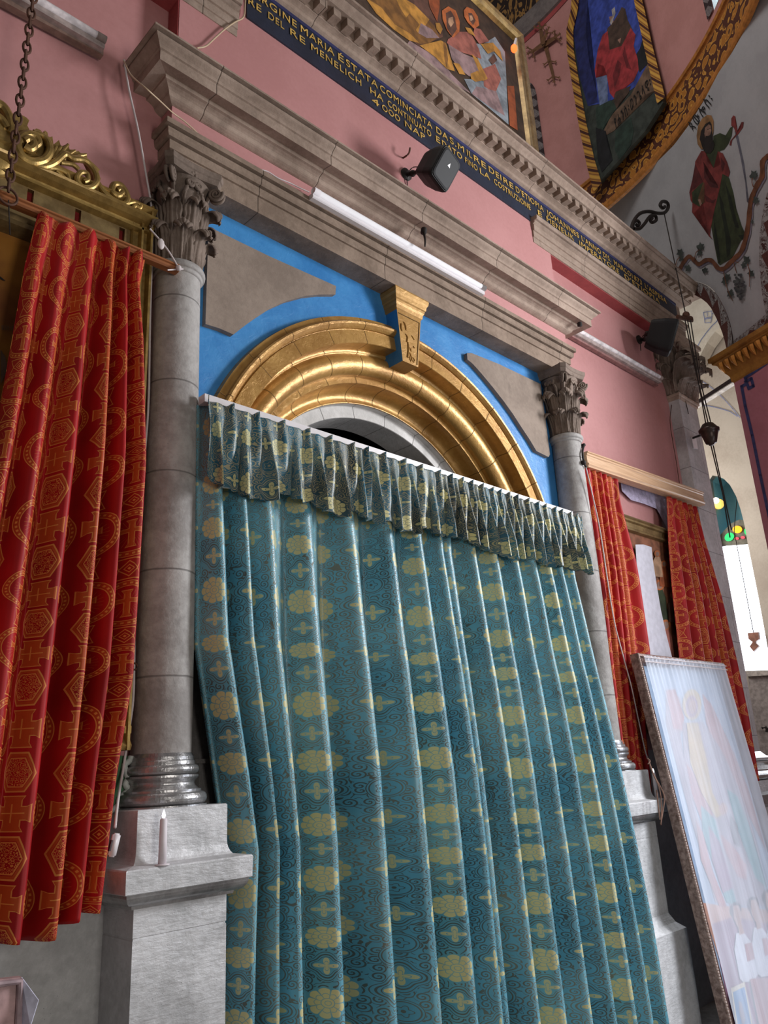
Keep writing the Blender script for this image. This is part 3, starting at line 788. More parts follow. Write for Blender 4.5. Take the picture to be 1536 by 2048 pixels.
arm(1.32, 66, 3.4, 2); arm(-0.55, 26, 4.0, 1); arm(2.55, 26, 4.0, 1); arm(-1.75, 30, 4.0, 1); arm(-1.15, 22, 3, 1)
decal('cross_shape', cr, sh, CR, lift=0.004, step=0.001)

# ------------------------------------------------------------------ painted saint and vine on the pendentive
ps = thing('painted_saint', 'painted haloed saint in green robe and red cloak raising a long sword', 'wall painting')
g1 = pc('painted_olive_robe', (0.030, 0.040, 0.016)); g2 = pc('painted_dark_olive_fold', (0.010, 0.015, 0.008)); r1 = pc('painted_brick_cloak', (0.17, 0.028, 0.026)); r2 = pc('painted_dark_red_fold', (0.08, 0.013, 0.014))
hal = pc('painted_halo_gold', (0.24, 0.125, 0.05)); hai = pc('painted_dark_hair', (0.014, 0.009, 0.008)); stl = pc('painted_steel', (0.10, 0.10, 0.13)); brn = pc('painted_branch_brown', (0.14, 0.05, 0.022)); skn = pc('painted_face', (0.26, 0.15, 0.11)); vlf = pc('painted_vine_leaf', (0.045, 0.055, 0.05)); boo = pc('painted_book_cover', (0.10, 0.045, 0.02))
def z5(pts, sc=956/196.0, ox=1340, oy=200): return [(ox+a/sc, oy+b/sc) for a, b in pts]
decal('painted_figure', ps, [
 (stl, z5([(632, 300), (655, 300), (725, 620), (768, 960), (768, 1010), (752, 990), (735, 800), (690, 560)])),
 (r1, z5([(600, 180), (620, 150), (640, 160), (640, 230), (662, 300), (650, 330), (625, 270), (600, 250)])), (r1, z5([(582, 440), (590, 400), (640, 340), (690, 280), (700, 215), (722, 215), (715, 265), (670, 330), (610, 390), (600, 445)])),
 (g1, z5([(425, 350), (490, 322), (545, 345), (590, 270), (615, 255), (605, 350), (570, 430), (530, 485), (470, 500), (420, 480)])),
 (g1, z5([(330, 480), (480, 480), (520, 560), (520, 720), (580, 760), (620, 900), (650, 1060), (700, 1220), (740, 1310), (690, 1380), (610, 1540), (490, 1610), (470, 1590), (430, 1380), (400, 1200), (420, 1000), (400, 700), (330, 600)])),
 (g2, z5([(480, 900), (520, 1000), (560, 1200), (600, 1380), (590, 1500), (560, 1540), (540, 1300), (500, 1080)])), (g2, z5([(540, 800), (600, 950), (640, 1120), (680, 1250), (640, 1240), (590, 1060)])), (g2, z5([(430, 1150), (460, 1300), (500, 1580), (480, 1590), (440, 1400)])), (g2, z5([(670, 1320), (740, 1310), (715, 1365), (690, 1350)])),
 (r1, z5([(310, 495), (345, 500), (370, 600), (430, 665), (500, 630), (470, 500), (520, 520), (560, 600), (590, 700), (575, 750), (515, 720), (490, 860), (440, 1060), (400, 1260), (395, 1320), (420, 1360), (385, 1330), (360, 1180), (330, 1020), (325, 900), (290, 1050), (230, 1110), (218, 1095), (222, 1005), (205, 980), (192, 900), (240, 700), (250, 600)])),
 (r2, z5([(330, 600), (350, 700), (400, 800), (470, 830), (480, 860), (400, 850), (340, 760)])), (r2, z5([(250, 620), (330, 800), (220, 880), (200, 900)])), (r2, z5([(340, 920), (420, 980), (460, 960), (430, 1010), (360, 990)])), (r2, z5([(500, 560), (540, 620), (520, 700), (505, 650)])),
 (g1, z5([(220, 900), (290, 830), (330, 800), (335, 1000), (290, 1040), (225, 1000)])), (boo, z5([(330, 805), (342, 805), (342, 1000), (325, 1005), (280, 960)])), (skn, z5([(278, 970), (300, 965), (318, 1010), (300, 1035)])),
 (hal, z5([(265, 350), (280, 250), (320, 180), (370, 145), (410, 150), (430, 200), (430, 300), (410, 400), (360, 470), (310, 480), (275, 430)])),
 (hai, z5([(295, 380), (310, 300), (350, 235), (395, 208), (412, 235), (420, 300), (420, 380), (440, 430), (430, 480), (400, 520), (350, 515), (325, 470)])),
 (skn, z5([(342, 330), (350, 270), (385, 235), (404, 250), (410, 300), (402, 330), (370, 390), (350, 370)])), (hai, z5([(355, 350), (380, 350), (410, 335), (415, 400), (400, 470), (360, 480), (335, 430)])),
 (hai, z5([(372, 285), (384, 280), (384, 288), (372, 292)])), (hai, z5([(392, 272), (403, 270), (403, 278), (393, 280)])),
], onq, lift=0.003, step=0.0003)
ptxt('ጳውሎስ፡', (1389, 263), (1430, 201), 0.15, onq, qn, ps, (1379, 251))
vn = thing('painted_vine', 'painted vine branch with leaves and a grape cluster below the saint', 'wall painting')
def thick(C, w0, w1):
    L = smooth_path([Vector((*p, 0)) for p in C], 4); a = []; b = []
    for i, p in enumerate(L):
        d = (L[min(i+1, len(L)-1)]-L[max(i-1, 0)]).normalized(); n = Vector((-d.y, d.x, 0)); w = (w0+(w1-w0)*i/(len(L)-1))*(1+0.12*sin(i*1.7))
        a.append(tuple((p+n*w)[:2])); b.append(tuple((p-n*w)[:2]))
    return [[a[i], a[i+1], b[i+1], b[i]] for i in range(len(a)-1)]
shd = pc('painted_soft_grey_shade', (0.17, 0.15, 0.19))
vine = z5([(100, 1650), (140, 1580), (190, 1525), (240, 1560), (290, 1600), (360, 1560), (420, 1570), (480, 1640), (540, 1640), (620, 1560), (700, 1480), (750, 1340), (780, 1150), (800, 980), (860, 830), (910, 740), (915, 600), (980, 540)])
sh = [(shd, q) for q in thick([(x+2, y+4) for x, y in vine], 3.6, 5.0)]+[(brn, q) for q in thick(vine, 3.6, 5.0)]
def vleaf(x, y, s, a):
    pts = []
    for k in range(16):
        th = a+2*pi*k/16; rr = s*(1.0 if k % 3 == 0 else 0.62); pts.append((x+rr*cos(th), y+rr*sin(th)*1.15))
    return (vlf, pts)
for (x, y, s) in ((110, 1490, 9), (120, 1540, 7), (310, 1430, 9), (300, 1490, 7), (185, 1640, 8), (355, 1660, 7), (830, 730, 10), (850, 980, 8), (760, 1560, 9), (730, 1610, 7), (800, 1690, 8), (570, 1730, 9), (545, 1770, 8), (600, 1890, 9), (815, 1190, 4)):
    p = z5([(x, y)])[0]; sh.append(vleaf(p[0], p[1], s*0.95, x*0.7))
for C in ([(65, 1620), (80, 1560), (110, 1530)], [(250, 1560), (265, 1490), (300, 1460)], [(625, 1550), (650, 1640), (665, 1690)], [(770, 1600), (790, 1680), (788, 1820)], [(535, 1660), (545, 1720), (580, 1860), (630, 1960)], [(830, 850), (815, 800), (825, 760)], [(640, 1570), (690, 1590)]):
    sh += [(brn, q) for q in thick(z5(C), 0.9, 0.6)]
rnd = random.Random(3)
for k in range(70):
    t = rnd.random(); w = 55*(1-abs(t-0.35)*1.1); x = 685+rnd.uniform(-w, w)+20*t; y = 1700+240*t; p = z5([(x, y)])[0]
    c = pc('painted_grape_dark', (0.05, 0.05, 0.055)) if k % 3 else pc('painted_grape_light', (0.085, 0.09, 0.09))
    sh.append((c, [(p[0]+2.9*cos(2*pi*q/8), p[1]+2.9*sin(2*pi*q/8)) for q in range(8)]))
decal('painted_vine_scroll', vn, sh, onq, lift=0.004, step=0.00008)

# ------------------------------------------------------------------ aisle beyond the arch
AX = 12.5
def oax(px, py): return atx(px, py, AX)
niche_px = [(1440, 1190), (1431, 1060), (1424, 1000), (1419, 960), (1425, 951), (1436, 952), (1448, 958), (1460, 970), (1472, 992), (1481, 1018), (1489, 1050), (1495, 1085), (1506, 1140), (1518, 1200), (1536, 1300), (1544, 1340), (1480, 1342), (1464, 1340)]
def yz(p): v = oax(*p); return (v.y, v.z)
bm = plate([(0.5, ZF), (8, ZF), (8, 10.5), (0.5, 10.5)], [[yz(p) for p in niche_px]], lambda u, v, d: (AX+d, u, v), 0.12)
struct(link('wall_aisle', bm, M_beige))
bm = bmesh.new(); A = [oax(*p) for p in niche_px]; cen = sum(A, Vector())/len(A)
loft(bm, [A, [p+Vector((0.55, 0, 0)) for p in A]], True); bm.faces.new([bm.verts.new(p+Vector((0.55, 0, 0))) for p in A]); recalc(bm)
struct(link('wall_niche', bm, M_tealw))
dz = lambda px, py: atx(px, py, AX+0.17)
w = bpy.data.objects.new('window_3', None); COL.objects.link(w); w['kind'] = 'structure'
def pland(name, pts, mat, surf, off, parent):
    bm = bmesh.new(); prism(bm, [surf(*p) for p in pts], Vector((off, 0, 0))); recalc(bm); return link(name, bm, mat, parent)
pland('pane', [(1420, 1099), (1500, 1083), (1512, 1140), (1530, 1230), (1560, 1340), (1500, 1345), (1440, 1345)], M_sky, dz, -0.02, w)
pland('window_head', [(1430, 1094), (1436, 1078), (1452, 1060), (1464, 1048), (1480, 1040), (1500, 1042), (1512, 1088)], flat('dark_window_tracery', (0.13, 0.12, 0.09), 0.7), dz, -0.04, w)
dz2 = lambda px, py: atx(px, py, AX+0.11)
def ell(cx, cy, a, b, r=0): return [(cx+a*cos(t)*cos(r)-b*sin(t)*sin(r), cy+a*cos(t)*sin(r)+b*sin(t)*cos(r)) for t in [2*pi*k/14 for k in range(14)]]
pland('green_pane', ell(1459, 1074, 10, 8, -0.6), M_ggreen, dz2, -0.01, w)['label'] = 'green stained glass lobe'
pland('amber_pane', ell(1475, 1059, 9.5, 7.5, 0), M_gyel, dz2, -0.01, w)['label'] = 'amber stained glass lobe'
pland('green_pane', ell(1493, 1064, 4, 7, -0.3), M_ggreen, dz2, -0.01, w)
pland('red_pane', ell(1474, 1077, 4.2, 2.6, 0), M_gred, dz2, -0.01, w)['label'] = 'small red stained glass lobe'
pland('red_pane', ell(1486, 1075, 4.2, 2.6, 0), M_gred, dz2, -0.01, w)
hl = thing('hanging_glass_lamp', 'small brown glass lamp hanging in the bright window', 'lamp')
pland('lamp_bowl', [(1495, 1266), (1516, 1264), (1518, 1278), (1510, 1284), (1518, 1292), (1507, 1303), (1499, 1293), (1505, 1284), (1497, 1278)], flat('brown_lamp_glass', (0.30, 0.14, 0.10), 0.3), lambda x, y: atx(x, y, AX-0.1), 0.06, hl)
bm = bmesh.new(); q_ = atx(1507, 1265, AX-0.07); tube(bm, [q_, (q_.x, q_.y, q_.z+1.6), (AX+0.3, q_.y, q_.z+2.2)], 0.006, 6); link('hanging_wire', bm, M_iron, hl)
al = thing('amber_wall_lamp', 'small round amber and white lamp glowing in the teal niche', 'lamp')
bm = bmesh.new(); bmesh.ops.create_uvsphere(bm, u_segments=20, v_segments=12, radius=0.085, matrix=Matrix.Translation(atx(1437, 1008, AX+0.1))); link('lamp_globe', bm, emis('amber_lamp_glass', (1.0, 0.55, 0.12), 1.2), al, True)
bm = bmesh.new(); bmesh.ops.create_uvsphere(bm, u_segments=16, v_segments=10, radius=0.05, matrix=Matrix.Translation(atx(1432, 1001, AX-0.0))); link('bulb', bm, emis('bright_bulb_glass', (1, 0.9, 0.8), 4.0), al, True)
# cream vault rib crossing the head of the arch, with blue lines
vb = lambda x, y: atx(x, y, AX-0.35)
pland('wall_vault_rib', [(1300, 480), (1520, 520), (1460, 640), (1447, 648), (1430, 663), (1414, 685), (1402, 708), (1396, 722), (1340, 760), (1300, 700)], M_cream, vb, 0.3, None)['kind'] = 'structure'
M_bl2 = flat('faded_blue_line_paint', (0.18, 0.22, 0.42), 0.8)
vl = thing('painted_line_border', 'faded blue key pattern and curve painted on the cream vault rib', 'painted border')
VS = lambda x, y: atx(x, y, AX-0.36)
pline([(1393, 697), (1402, 680), (1414, 664), (1424, 652), (1434, 643), (1436, 633)], 1.4, M_bl2, VS, vl)
for C in ([(1407, 625), (1424, 622), (1424, 634), (1409, 637)], [(1407, 625), (1409, 637)], [(1409, 639), (1423, 636), (1422, 645), (1410, 646), (1409, 639)], [(1414, 624), (1415, 632)], [(1424, 628), (1430, 626)]): pline(C, 1.2, M_bl2, VS, vl)
pline([(1385, 752), (1400, 760), (1416, 770), (1432, 783), (1450, 800), (1466, 818), (1480, 835)], 1.4, M_bl2, lambda x, y: atx(x, y, AX-0.01), vl)
pline([(1396, 811), (1418, 812), (1440, 817), (1460, 823), (1475, 833)], 1.5, M_bl2, lambda x, y: atx(x, y, AX-0.01), vl)
bmn = thing('tie_beam', 'dark timber tie beam across the aisle behind the mauve pier', 'beam')
pland('beam', [(1386, 806), (1468, 752), (1469, 761), (1387, 813)], flat('dark_beam_wood', (0.03, 0.018, 0.018), 0.7), lambda x, y: atx(x, y, 10.5), 0.1, bmn)
pland('beam_edge', [(1387, 812.6), (1469, 760.6), (1469, 763), (1387, 815)], flat('white_beam_edge', (0.6, 0.55, 0.5), 0.7), lambda x, y: atx(x, y, 10.5), 0.1, bmn)
db = thing('shutter_cupboard', 'beige panelled cupboard under the bright window with a black handle', 'cupboard')
pland('panel', [(1496, 1352), (1600, 1345), (1620, 1560), (1520, 1560)], flat('beige_cupboard_paint', (0.30, 0.26, 0.24), 0.7), lambda x, y: atx(x, y, AX-0.1), 0.08, db)
pland('ledge', [(1490, 1343), (1600, 1338), (1600, 1347), (1493, 1353)], flat('beige_ledge', (0.45, 0.40, 0.36), 0.7), lambda x, y: atx(x, y, AX-0.16), 0.14, db)
bm = bmesh.new(); tube(bm, [atx(x, y, AX-0.16) for x, y in ((1524, 1456), (1532, 1455), (1534, 1457), (1533, 1464))], 0.02, 8); link('handle', bm, M_iron, db)['label'] = 'black lever handle'
# side wall closing the aisle behind the main wall
wallbox('wall_aisle_side', (8.6, 6.6, ZF), (13, 6.8, 10.5), M_beige)

# ================================================================== PORTAL
en_t = thing('portal_entablature', 'brown limestone entablature with projecting cornice over the two portal columns', 'entablature')
PX0, PX1 = 1.772, 5.735
a_ = hsweep([(-0.2, 4.811), (0.0, 4.811), (0.0, 4.925), (0.012, 4.927), (0.014, 4.983), (0.004, 4.984), (0.004, 4.991), (0.028, 4.993), (0.036, 5.005), (0.040, 5.038), (0.022, 5.040), (0.022, 5.049), (0.056, 5.051), (0.056, 5.085), (0.0, 5.088), (-0.2, 5.088)], PX0, PX1, F, back=B+0.05)
link('architrave', a_, M_stone, en_t)
link('frieze', hsweep([(-0.2, 5.08), (0.0, 5.08), (0.0, 5.245), (-0.2, 5.245)], PX0, PX1, F, back=B+0.05), M_pink, en_t)['label'] = 'pink painted frieze'
def cyma(p0, z0, p1, z1, n=7, s=1):
    out = []
    for i in range(n+1):
        t = i/n; q = t-s*0.13*sin(2*pi*t); out.append((p0+(p1-p0)*q, z0+(z1-z0)*t))
    return out
cprof = [(-0.2, 5.232), (0.004, 5.232)]+cyma(0.015, 5.235, 0.082, 5.290, s=-1)+[(0.082, 5.290), (0.098, 5.293), (0.100, 5.309), (0.104, 5.312), (0.178, 5.300), (0.178, 5.368), (0.185, 5.371)]+cyma(0.188, 5.372, 0.228, 5.424)+[(0.210, 5.425), (0.210, 5.432), (0.250, 5.434), (0.250, 5.447), (0.0, 5.475), (-0.2, 5.475)]
link('cornice', hsweep(cprof, PX0, PX1, F, back=B+0.05), M_stone2, en_t)

def ico(bm, p, r, s=(1, 1, 1)):
    m = Matrix.Translation(p) @ Matrix.Diagonal((*s, 1)); bmesh.ops.create_icosphere(bm, subdivisions=2, radius=r, matrix=m)

def leaf(bm, cx, cy, ang, r0, z0, h, w, out, curl=1.0, n=16, m=12):
    """acanthus leaf growing up a bell at radius r0 and curling outwards"""
    rows = []
    ca, sa_ = cos(ang), sin(ang)
    rc = out*0.34
    for i in range(n+1):
        s = i/n
        if s < 0.66: rr = r0+out*0.30*(s/0.66)**2; z = z0+(h-rc)*s/0.66
        else:
            q = (s-0.66)/0.34*pi*1.12; rr = r0+out*0.30+rc*(1-cos(q)); z = z0+h-rc+rc*sin(q)*0.95
        ww = w*(0.80+0.35*sin(pi*min(1, s*0.9)))*(1-0.6*max(0, (s-0.88)/0.12)**2)*(1+0.12*sin(s*2*pi*5))
        row = []
        for j in range(m+1):
            t = j/m*2-1; x = ww*t
            dep = -abs(t)**2*0.024*(1-0.75*s)+0.0065*cos(t*pi*5)*(0.4+0.6*abs(t))+(0.008*(1-abs(t)*4) if abs(t) < 0.25 else 0)
            th = x/max(0.09, rr*0.95); R2 = rr+dep
            row.append((cx+R2*cos(ang+th), cy+R2*sin(ang+th), z-abs(t)**1.5*h*0.10))
        rows.append(row)
    loft(bm, rows)
def volute(bm, p, d, r, seg=10, turns=2.2, side=None):
    """spiral scroll in the vertical plane that contains direction d, centred on p"""
    p = Vector(p); d = Vector(d).normalized(); n = Vector((-d.y, d.x, 0))
    pts = []
    N = 40
    for i in range(N+1):
        t = i/N; a = pi*0.9+t*turns*2*pi; rr = r*(1-t)**0.85+0.003
        pts.append(p-d*cos(a)*rr*1.0+Vector((0, 0, 1))*sin(a)*rr+n*0.010*t*(1 if side is None else side))
    tube(bm, pts, lambda t: 0.0105*(1-0.45*t), 8)
    ico(bm, p, r*0.28)

def capital(parent, cx, cy, z0, H, r, abw):
    cap = None
    bm = bmesh.new()
    lathe(bm, [(r*0.90, z0-0.002), (r*0.92, z0+H*0.3), (r*0.98, z0+H*0.6), (r*1.2, z0+H*0.78), (r*1.42, z0+H*0.86), (r*1.2, z0+H*0.88), (0.01, z0+H*0.88)], cx, cy, 40)
    for k in range(8): leaf(bm, cx, cy, 2*pi*(k+0.5)/8, r*1.03, z0+0.004, H*0.34, r*0.40, r*0.80, m=16)
    for k in range(8): leaf(bm, cx, cy, 2*pi*k/8, r*1.07, z0+0.01, H*0.62, r*0.42, r*0.95, m=16)
    for k in range(8):      # cauliculi between the upper leaves
        a = 2*pi*(k+0.5)/8; pts = [(cx+q*cos(a+da), cy+q*sin(a+da), z0+H*zz) for q, zz, da in ((r*1.08, .40, 0), (r*1.12, .55, 0), (r*1.2, .66, 0.0), (r*1.34, .74, 0.10 if k % 2 else -0.10))]
        tube(bm, smooth_path(pts, 4), lambda t: r*(0.055+0.06*t), 8)
    recalc(bm)
    cap = link('capital', bm, M_stonecap, parent, True)
    md = cap.modifiers.new('thick', 'SOLIDIFY'); md.thickness = 0.004
    for k in range(4):
        a = pi/4+k*pi/2; d = Vector((cos(a), sin(a), 0))
        bm = bmesh.new(); pc_ = Vector((cx, cy, z0+H*0.80))+d*(abw*1.18)
        volute(bm, pc_+Vector((-d.y, d.x, 0))*0.014, d, r*0.32, side=1); volute(bm, pc_-Vector((-d.y, d.x, 0))*0.014, d, r*0.32, side=-1)
        stem = smooth_path([Vector((cx, cy, z0+H*0.55))+d*r*1.12, Vector((cx, cy, z0+H*0.72))+d*r*1.25, pc_+Vector((0, 0, r*0.22))-d*0.02, pc_+d*r*0.16+Vector((0, 0, r*0.16))], 5)
        tube(bm, stem, 0.011, 8, 1.8)
        link('volute', bm, M_stonecap, cap, True)
        # small inner helices on each face
        bm = bmesh.new(); af = k*pi/2; df = Vector((cos(af), sin(af), 0)); sf = Vector((-df.y, df.x, 0))
        for sgn in (-1, 1):
            q = Vector((cx, cy, z0+H*0.80))+df*(r*1.30)+sf*sgn*r*0.22
            volute(bm, q, sf*sgn*-1, r*0.17, side=0, turns=1.8)
            tube(bm, smooth_path([Vector((cx, cy, z0+H*0.5))+df*r*1.1+sf*sgn*r*0.45, Vector((cx, cy, z0+H*0.68))+df*r*1.2+sf*sgn*r*0.42, q+Vector((0, 0, r*0.16))], 5), 0.008, 8)
        ico(bm, Vector((cx, cy, z0+H*0.93))+df*(abw*0.80), r*0.20, (1, 1, 0.8))
        for q in range(5): ico(bm, Vector((cx, cy, z0+H*0.93))+df*(abw*0.80+0.01)+sf*cos(q*2*pi/5)*r*0.17+Vector((0, 0, sin(q*2*pi/5)*r*0.17)), r*0.10)
        link('flower', bm, M_stonecap, cap, True)
    # abacus with concave sides
    bm = bmesh.new()
    def ring(s, z):
        out = []
        for k in range(4):
            a = pi/4+k*pi/2; p0 = Vector((cos(a), sin(a)))*abw*1.38*s; p1 = Vector((cos(a+pi/2), sin(a+pi/2)))*abw*1.38*s
            n0 = Vector((-sin(a), cos(a)))*0.035*s
            out.append((cx+(p0-n0*0.7).x, cy+(p0-n0*0.7).y, z)); P0 = p0+n0*0.7; P1 = p1-Vector((-sin(a+pi/2), cos(a+pi/2)))*0.035*0.7*s
            mid = (P0+P1)/2*0.80
            for j in range(0, 9):
                t = j/9; q = P0*(1-t)**2+mid*2*t*(1-t)+P1*t*t; out.append((cx+q.x, cy+q.y, z))
        return out
    loft(bm, [ring(0.90, z0+H*0.885), ring(0.93, z0+H*0.90), ring(0.95, z0+H*0.935), ring(0.985, z0+H*0.945), ring(1.0, z0+H*0.965), ring(1.0, z0+H*1.0)], True, True)
    recalc(bm); link('abacus', bm, M_stonecap, cap)

def column(label, cx, cy, lab2):
    t = thing('column', label, 'column', 'portal columns')
    r0, r1 = 0.134, 0.122
    zb, zt = 1.70, 4.17
    # pedestal
    ped = bpy.data.objects.new('pedestal', None); COL.objects.link(ped); ped.parent = t; ped['label'] = 'silver-painted pedestal'
    def sq(name, prof, mat, hw=0.212):
        bm = bmesh.new(); rows = []
        for e, z in prof:
            h = hw+e; rows.append([(cx-h, cy-h, z), (cx+h, cy-h, z), (cx+h, cy+h*0.4, z), (cx-h, cy+h*0.4, z)])
        loft(bm, rows, True, True); recalc(bm); return link(name, bm, mat, ped)
    hw = 0.212
    sq('plinth_block', [(-0.004, 1.270)]+[(0.035*(1-sin(pi/2*k/6)), 1.270+0.060*(1-cos(pi/2*k/6))*1.0) for k in range(7)]+[(0, 1.335), (0, 1.475), (-0.004, 1.480)], M_silver)
    sq('slab', [(0.072, 1.178), (0.078, 1.182), (0.080, 1.262), (0.076, 1.268), (0.0, 1.280)], M_silver)
    sq('ovolo', [(0.002, 1.118), (0.020, 1.120), (0.022, 1.130)]+[(0.022+0.046*sin(pi/2*k/6), 1.132+0.046*(1-cos(pi/2*k/6))) for k in range(7)]+[(0.0, 1.180)], M_silvers)
    sq('die', [(0, 0.50), (0, 1.005), (-0.003, 1.008), (-0.003, 1.013), (0, 1.016), (0, 1.12)], M_silver)
    sq('base_block', [(0.085, ZF), (0.085, 0.10), (0.080, 0.40), (0.03, 0.44), (0.0, 0.50)], M_silver)
    # attic base
    bm = bmesh.new(); pr = [(0.02, 1.478), (0.205, 1.478), (0.205, 1.486)]
    pr += [(0.183+0.022*cos(a)*1.0, 1.512+0.027*sin(a)) for a in np.linspace(-pi/2, pi/2, 9)]
    pr += [(0.180, 1.540), (0.180, 1.549), (0.170, 1.551)]
    pr += [(0.170-0.020*sin(a), 1.551+0.048*(a/pi)) for a in np.linspace(0.2, pi-0.4, 8)]
    pr += [(0.168, 1.600), (0.168, 1.609), (0.156, 1.611)]
    pr += [(0.152+0.018*cos(a), 1.632+0.021*sin(a)) for a in np.linspace(-pi/2, pi/2, 9)]
    pr += [(0.152, 1.655), (0.150, 1.668), (0.146, 1.672), (0.145, 1.686), (r0+0.002, 1.702), (0.02, 1.702)]
    lathe(bm, pr, cx, cy, 64); recalc(bm); link('base', bm, M_silvers, t, False)
    bm = bmesh.new(); pr = []
    for i in range(25):
        q = i/24; pr.append((r0-(r0-r1)*q**1.6, zb+(zt-zb)*q))
    lathe(bm, pr, cx, cy, 64); recalc(bm); link('shaft', bm, M_shaft, t, True)
    bm = bmesh.new(); lathe(bm, [(r1-0.01, zt-0.03), (r1+0.006, zt-0.03), (r1+0.012, zt-0.015)]+[(r1+0.010+0.016*cos(a), zt+0.012+0.022*sin(a)) for a in np.linspace(-pi/2, pi/2, 9)]+[(r1-0.01, zt+0.036)], cx, cy, 64); recalc(bm)
    link('astragal', bm, M_shaft, t, True)
    capital(t, cx, cy, zt+0.034, 4.811-zt-0.034, 0.116, 0.172)
    return t
CY = 3.36
column('grey stone column left of the teal curtain beside the big red curtain', 1.875, CY, '')
column('grey stone column right of the teal curtain, partly hidden by its valance', 5.615, CY, '')

# ------------------------------------------------------------------ gold arch
ar = thing('portal_arch', 'gold-painted round arch of stepped mouldings against the blue wall', 'arch')
pr = [(1.695, B), (1.690, 3.408), (1.655, 3.402), (1.652, 3.398), (1.650, 3.372), (1.640, 3.364), (1.625, 3.366), (1.612, 3.380), (1.603, 3.392), (1.600, 3.404), (1.594, 3.405), (1.592, 3.394), (1.500, 3.390), (1.497, 3.394), (1.497, 3.52)]
link('archivolt', arcsweep(pr, XC, ZC, ZF), M_gold, ar, False)
pr = [(1.50, 3.50), (1.475, 3.495)]+[(1.405+0.078*cos(a), 3.545+0.070*sin(a)) for a in np.linspace(-0.5, -pi*0.98, 14)]+[(1.330, 3.60)]
link('roll_moulding', arcsweep(pr, XC, ZC, ZF), M_gold, ar, True)
pr = [(1.340, 3.60), (1.338, 3.572), (1.284, 3.570), (1.283, 3.60)]
link('flat_band', arcsweep(pr, XC, ZC, ZF), M_gold, ar)
pr = [(1.283, 3.59), (1.283, 3.625), (1.278, 3.655), (1.266, 3.685), (1.245, 3.705), (1.222, 3.712), (1.200, 3.705), (1.187, 3.69), (1.182, 3.70)]
link('hollow_moulding', arcsweep(pr, XC, ZC, ZF), M_gold, ar, True)
pr = [(1.184, 3.69), (1.182, 3.742), (1.178, 3.745), (1.100, 3.745), (1.097, 3.75), (1.097, 3.97)]
link('inner_ring', arcsweep(pr, XC, ZC, ZF), M_whitest, ar)['label'] = 'white-painted inner ring of stones'
jm = thing('portal_jambs', 'dark stone jambs under the gold arch, showing beside the teal curtain', 'jamb')
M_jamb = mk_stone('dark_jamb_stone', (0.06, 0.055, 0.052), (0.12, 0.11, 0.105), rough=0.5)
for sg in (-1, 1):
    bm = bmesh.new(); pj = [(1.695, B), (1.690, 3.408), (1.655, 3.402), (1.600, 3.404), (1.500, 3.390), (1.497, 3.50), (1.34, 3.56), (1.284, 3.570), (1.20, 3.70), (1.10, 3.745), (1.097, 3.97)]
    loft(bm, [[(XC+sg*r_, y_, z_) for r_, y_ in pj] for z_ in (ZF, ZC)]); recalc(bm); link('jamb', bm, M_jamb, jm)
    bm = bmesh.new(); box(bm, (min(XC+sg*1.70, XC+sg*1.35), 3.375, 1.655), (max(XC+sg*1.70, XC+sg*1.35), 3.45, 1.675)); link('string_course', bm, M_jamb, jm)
# keystone
ks = thing('keystone', 'gold keystone with moulded cap and shallow carved relief at the top of the arch', 'keystone')
yk = 3.34; kk = 3.34/3.27
def kp(x, z, y): return Vector((x*kk, y, 1.6+(z-1.6)*kk))
bm = bmesh.new()
prism(bm, [kp(3.500, 4.60, yk), kp(3.742, 4.60, yk), kp(3.680, 4.20, yk), kp(3.528, 4.20, yk)], (0, 0.24, 0)); recalc(bm)
o = link('block', bm, [M_goldk, M_blue], ks)
for p in o.data.polygons:
    if p.normal.x < -0.5: p.material_index = 1
link('cap', hsweep([(p, 1.6+(z-1.6)*kk) for p, z in [(-0.06, 4.590), (0.0, 4.590), (0.008, 4.598), (0.012, 4.625), (0.020, 4.640), (0.022, 4.655), (0.030, 4.662), (0.034, 4.690), (0.044, 4.705), (0.048, 4.730), (0.044, 4.742), (-0.06, 4.744)]], 3.500*kk, 3.742*kk, yk, back=B), M_goldk, ks)
bm = bmesh.new()
fr = [((3.516, 4.563), (3.722, 4.563)), ((3.722, 4.563), (3.668, 4.215))]
for (a, b) in fr:
    tube(bm, [kp(a[0], a[1], yk-0.001), kp(b[0], b[1], yk-0.001)], 0.004, 6)
link('sunk_edge', bm, flat('gold_dark_edge', (0.16, 0.085, 0.02), 0.5, 0.3), ks)
bm = bmesh.new()
for C, w in (([(3.562, 4.51), (3.575, 4.49), (3.582, 4.45)], .006), ([(3.535, 4.485), (3.532, 4.45), (3.542, 4.43)], .006), ([(3.575, 4.42), (3.59, 4.40), (3.582, 4.36)], .007), ([(3.592, 4.36), (3.592, 4.31), (3.585, 4.27), (3.577, 4.24)], .007),
             ([(3.635, 4.43), (3.66, 4.405)], .005), ([(3.60, 4.29), (3.615, 4.26), (3.62, 4.23)], .005), ([(3.59, 4.27), (3.60, 4.24), (3.61, 4.22)], .004), ([(3.645, 4.35), (3.655, 4.34)], .006), ([(3.63, 4.26), (3.645, 4.245), (3.64, 4.225), (3.625, 4.235)], .004), ([(3.605, 4.33), (3.62, 4.30)], .004)):
    tube(bm, smooth_path([kp(x, z, yk-0.002) for x, z in C], 4), w, 8)
link('relief_carving', bm, M_goldk, ks, True)

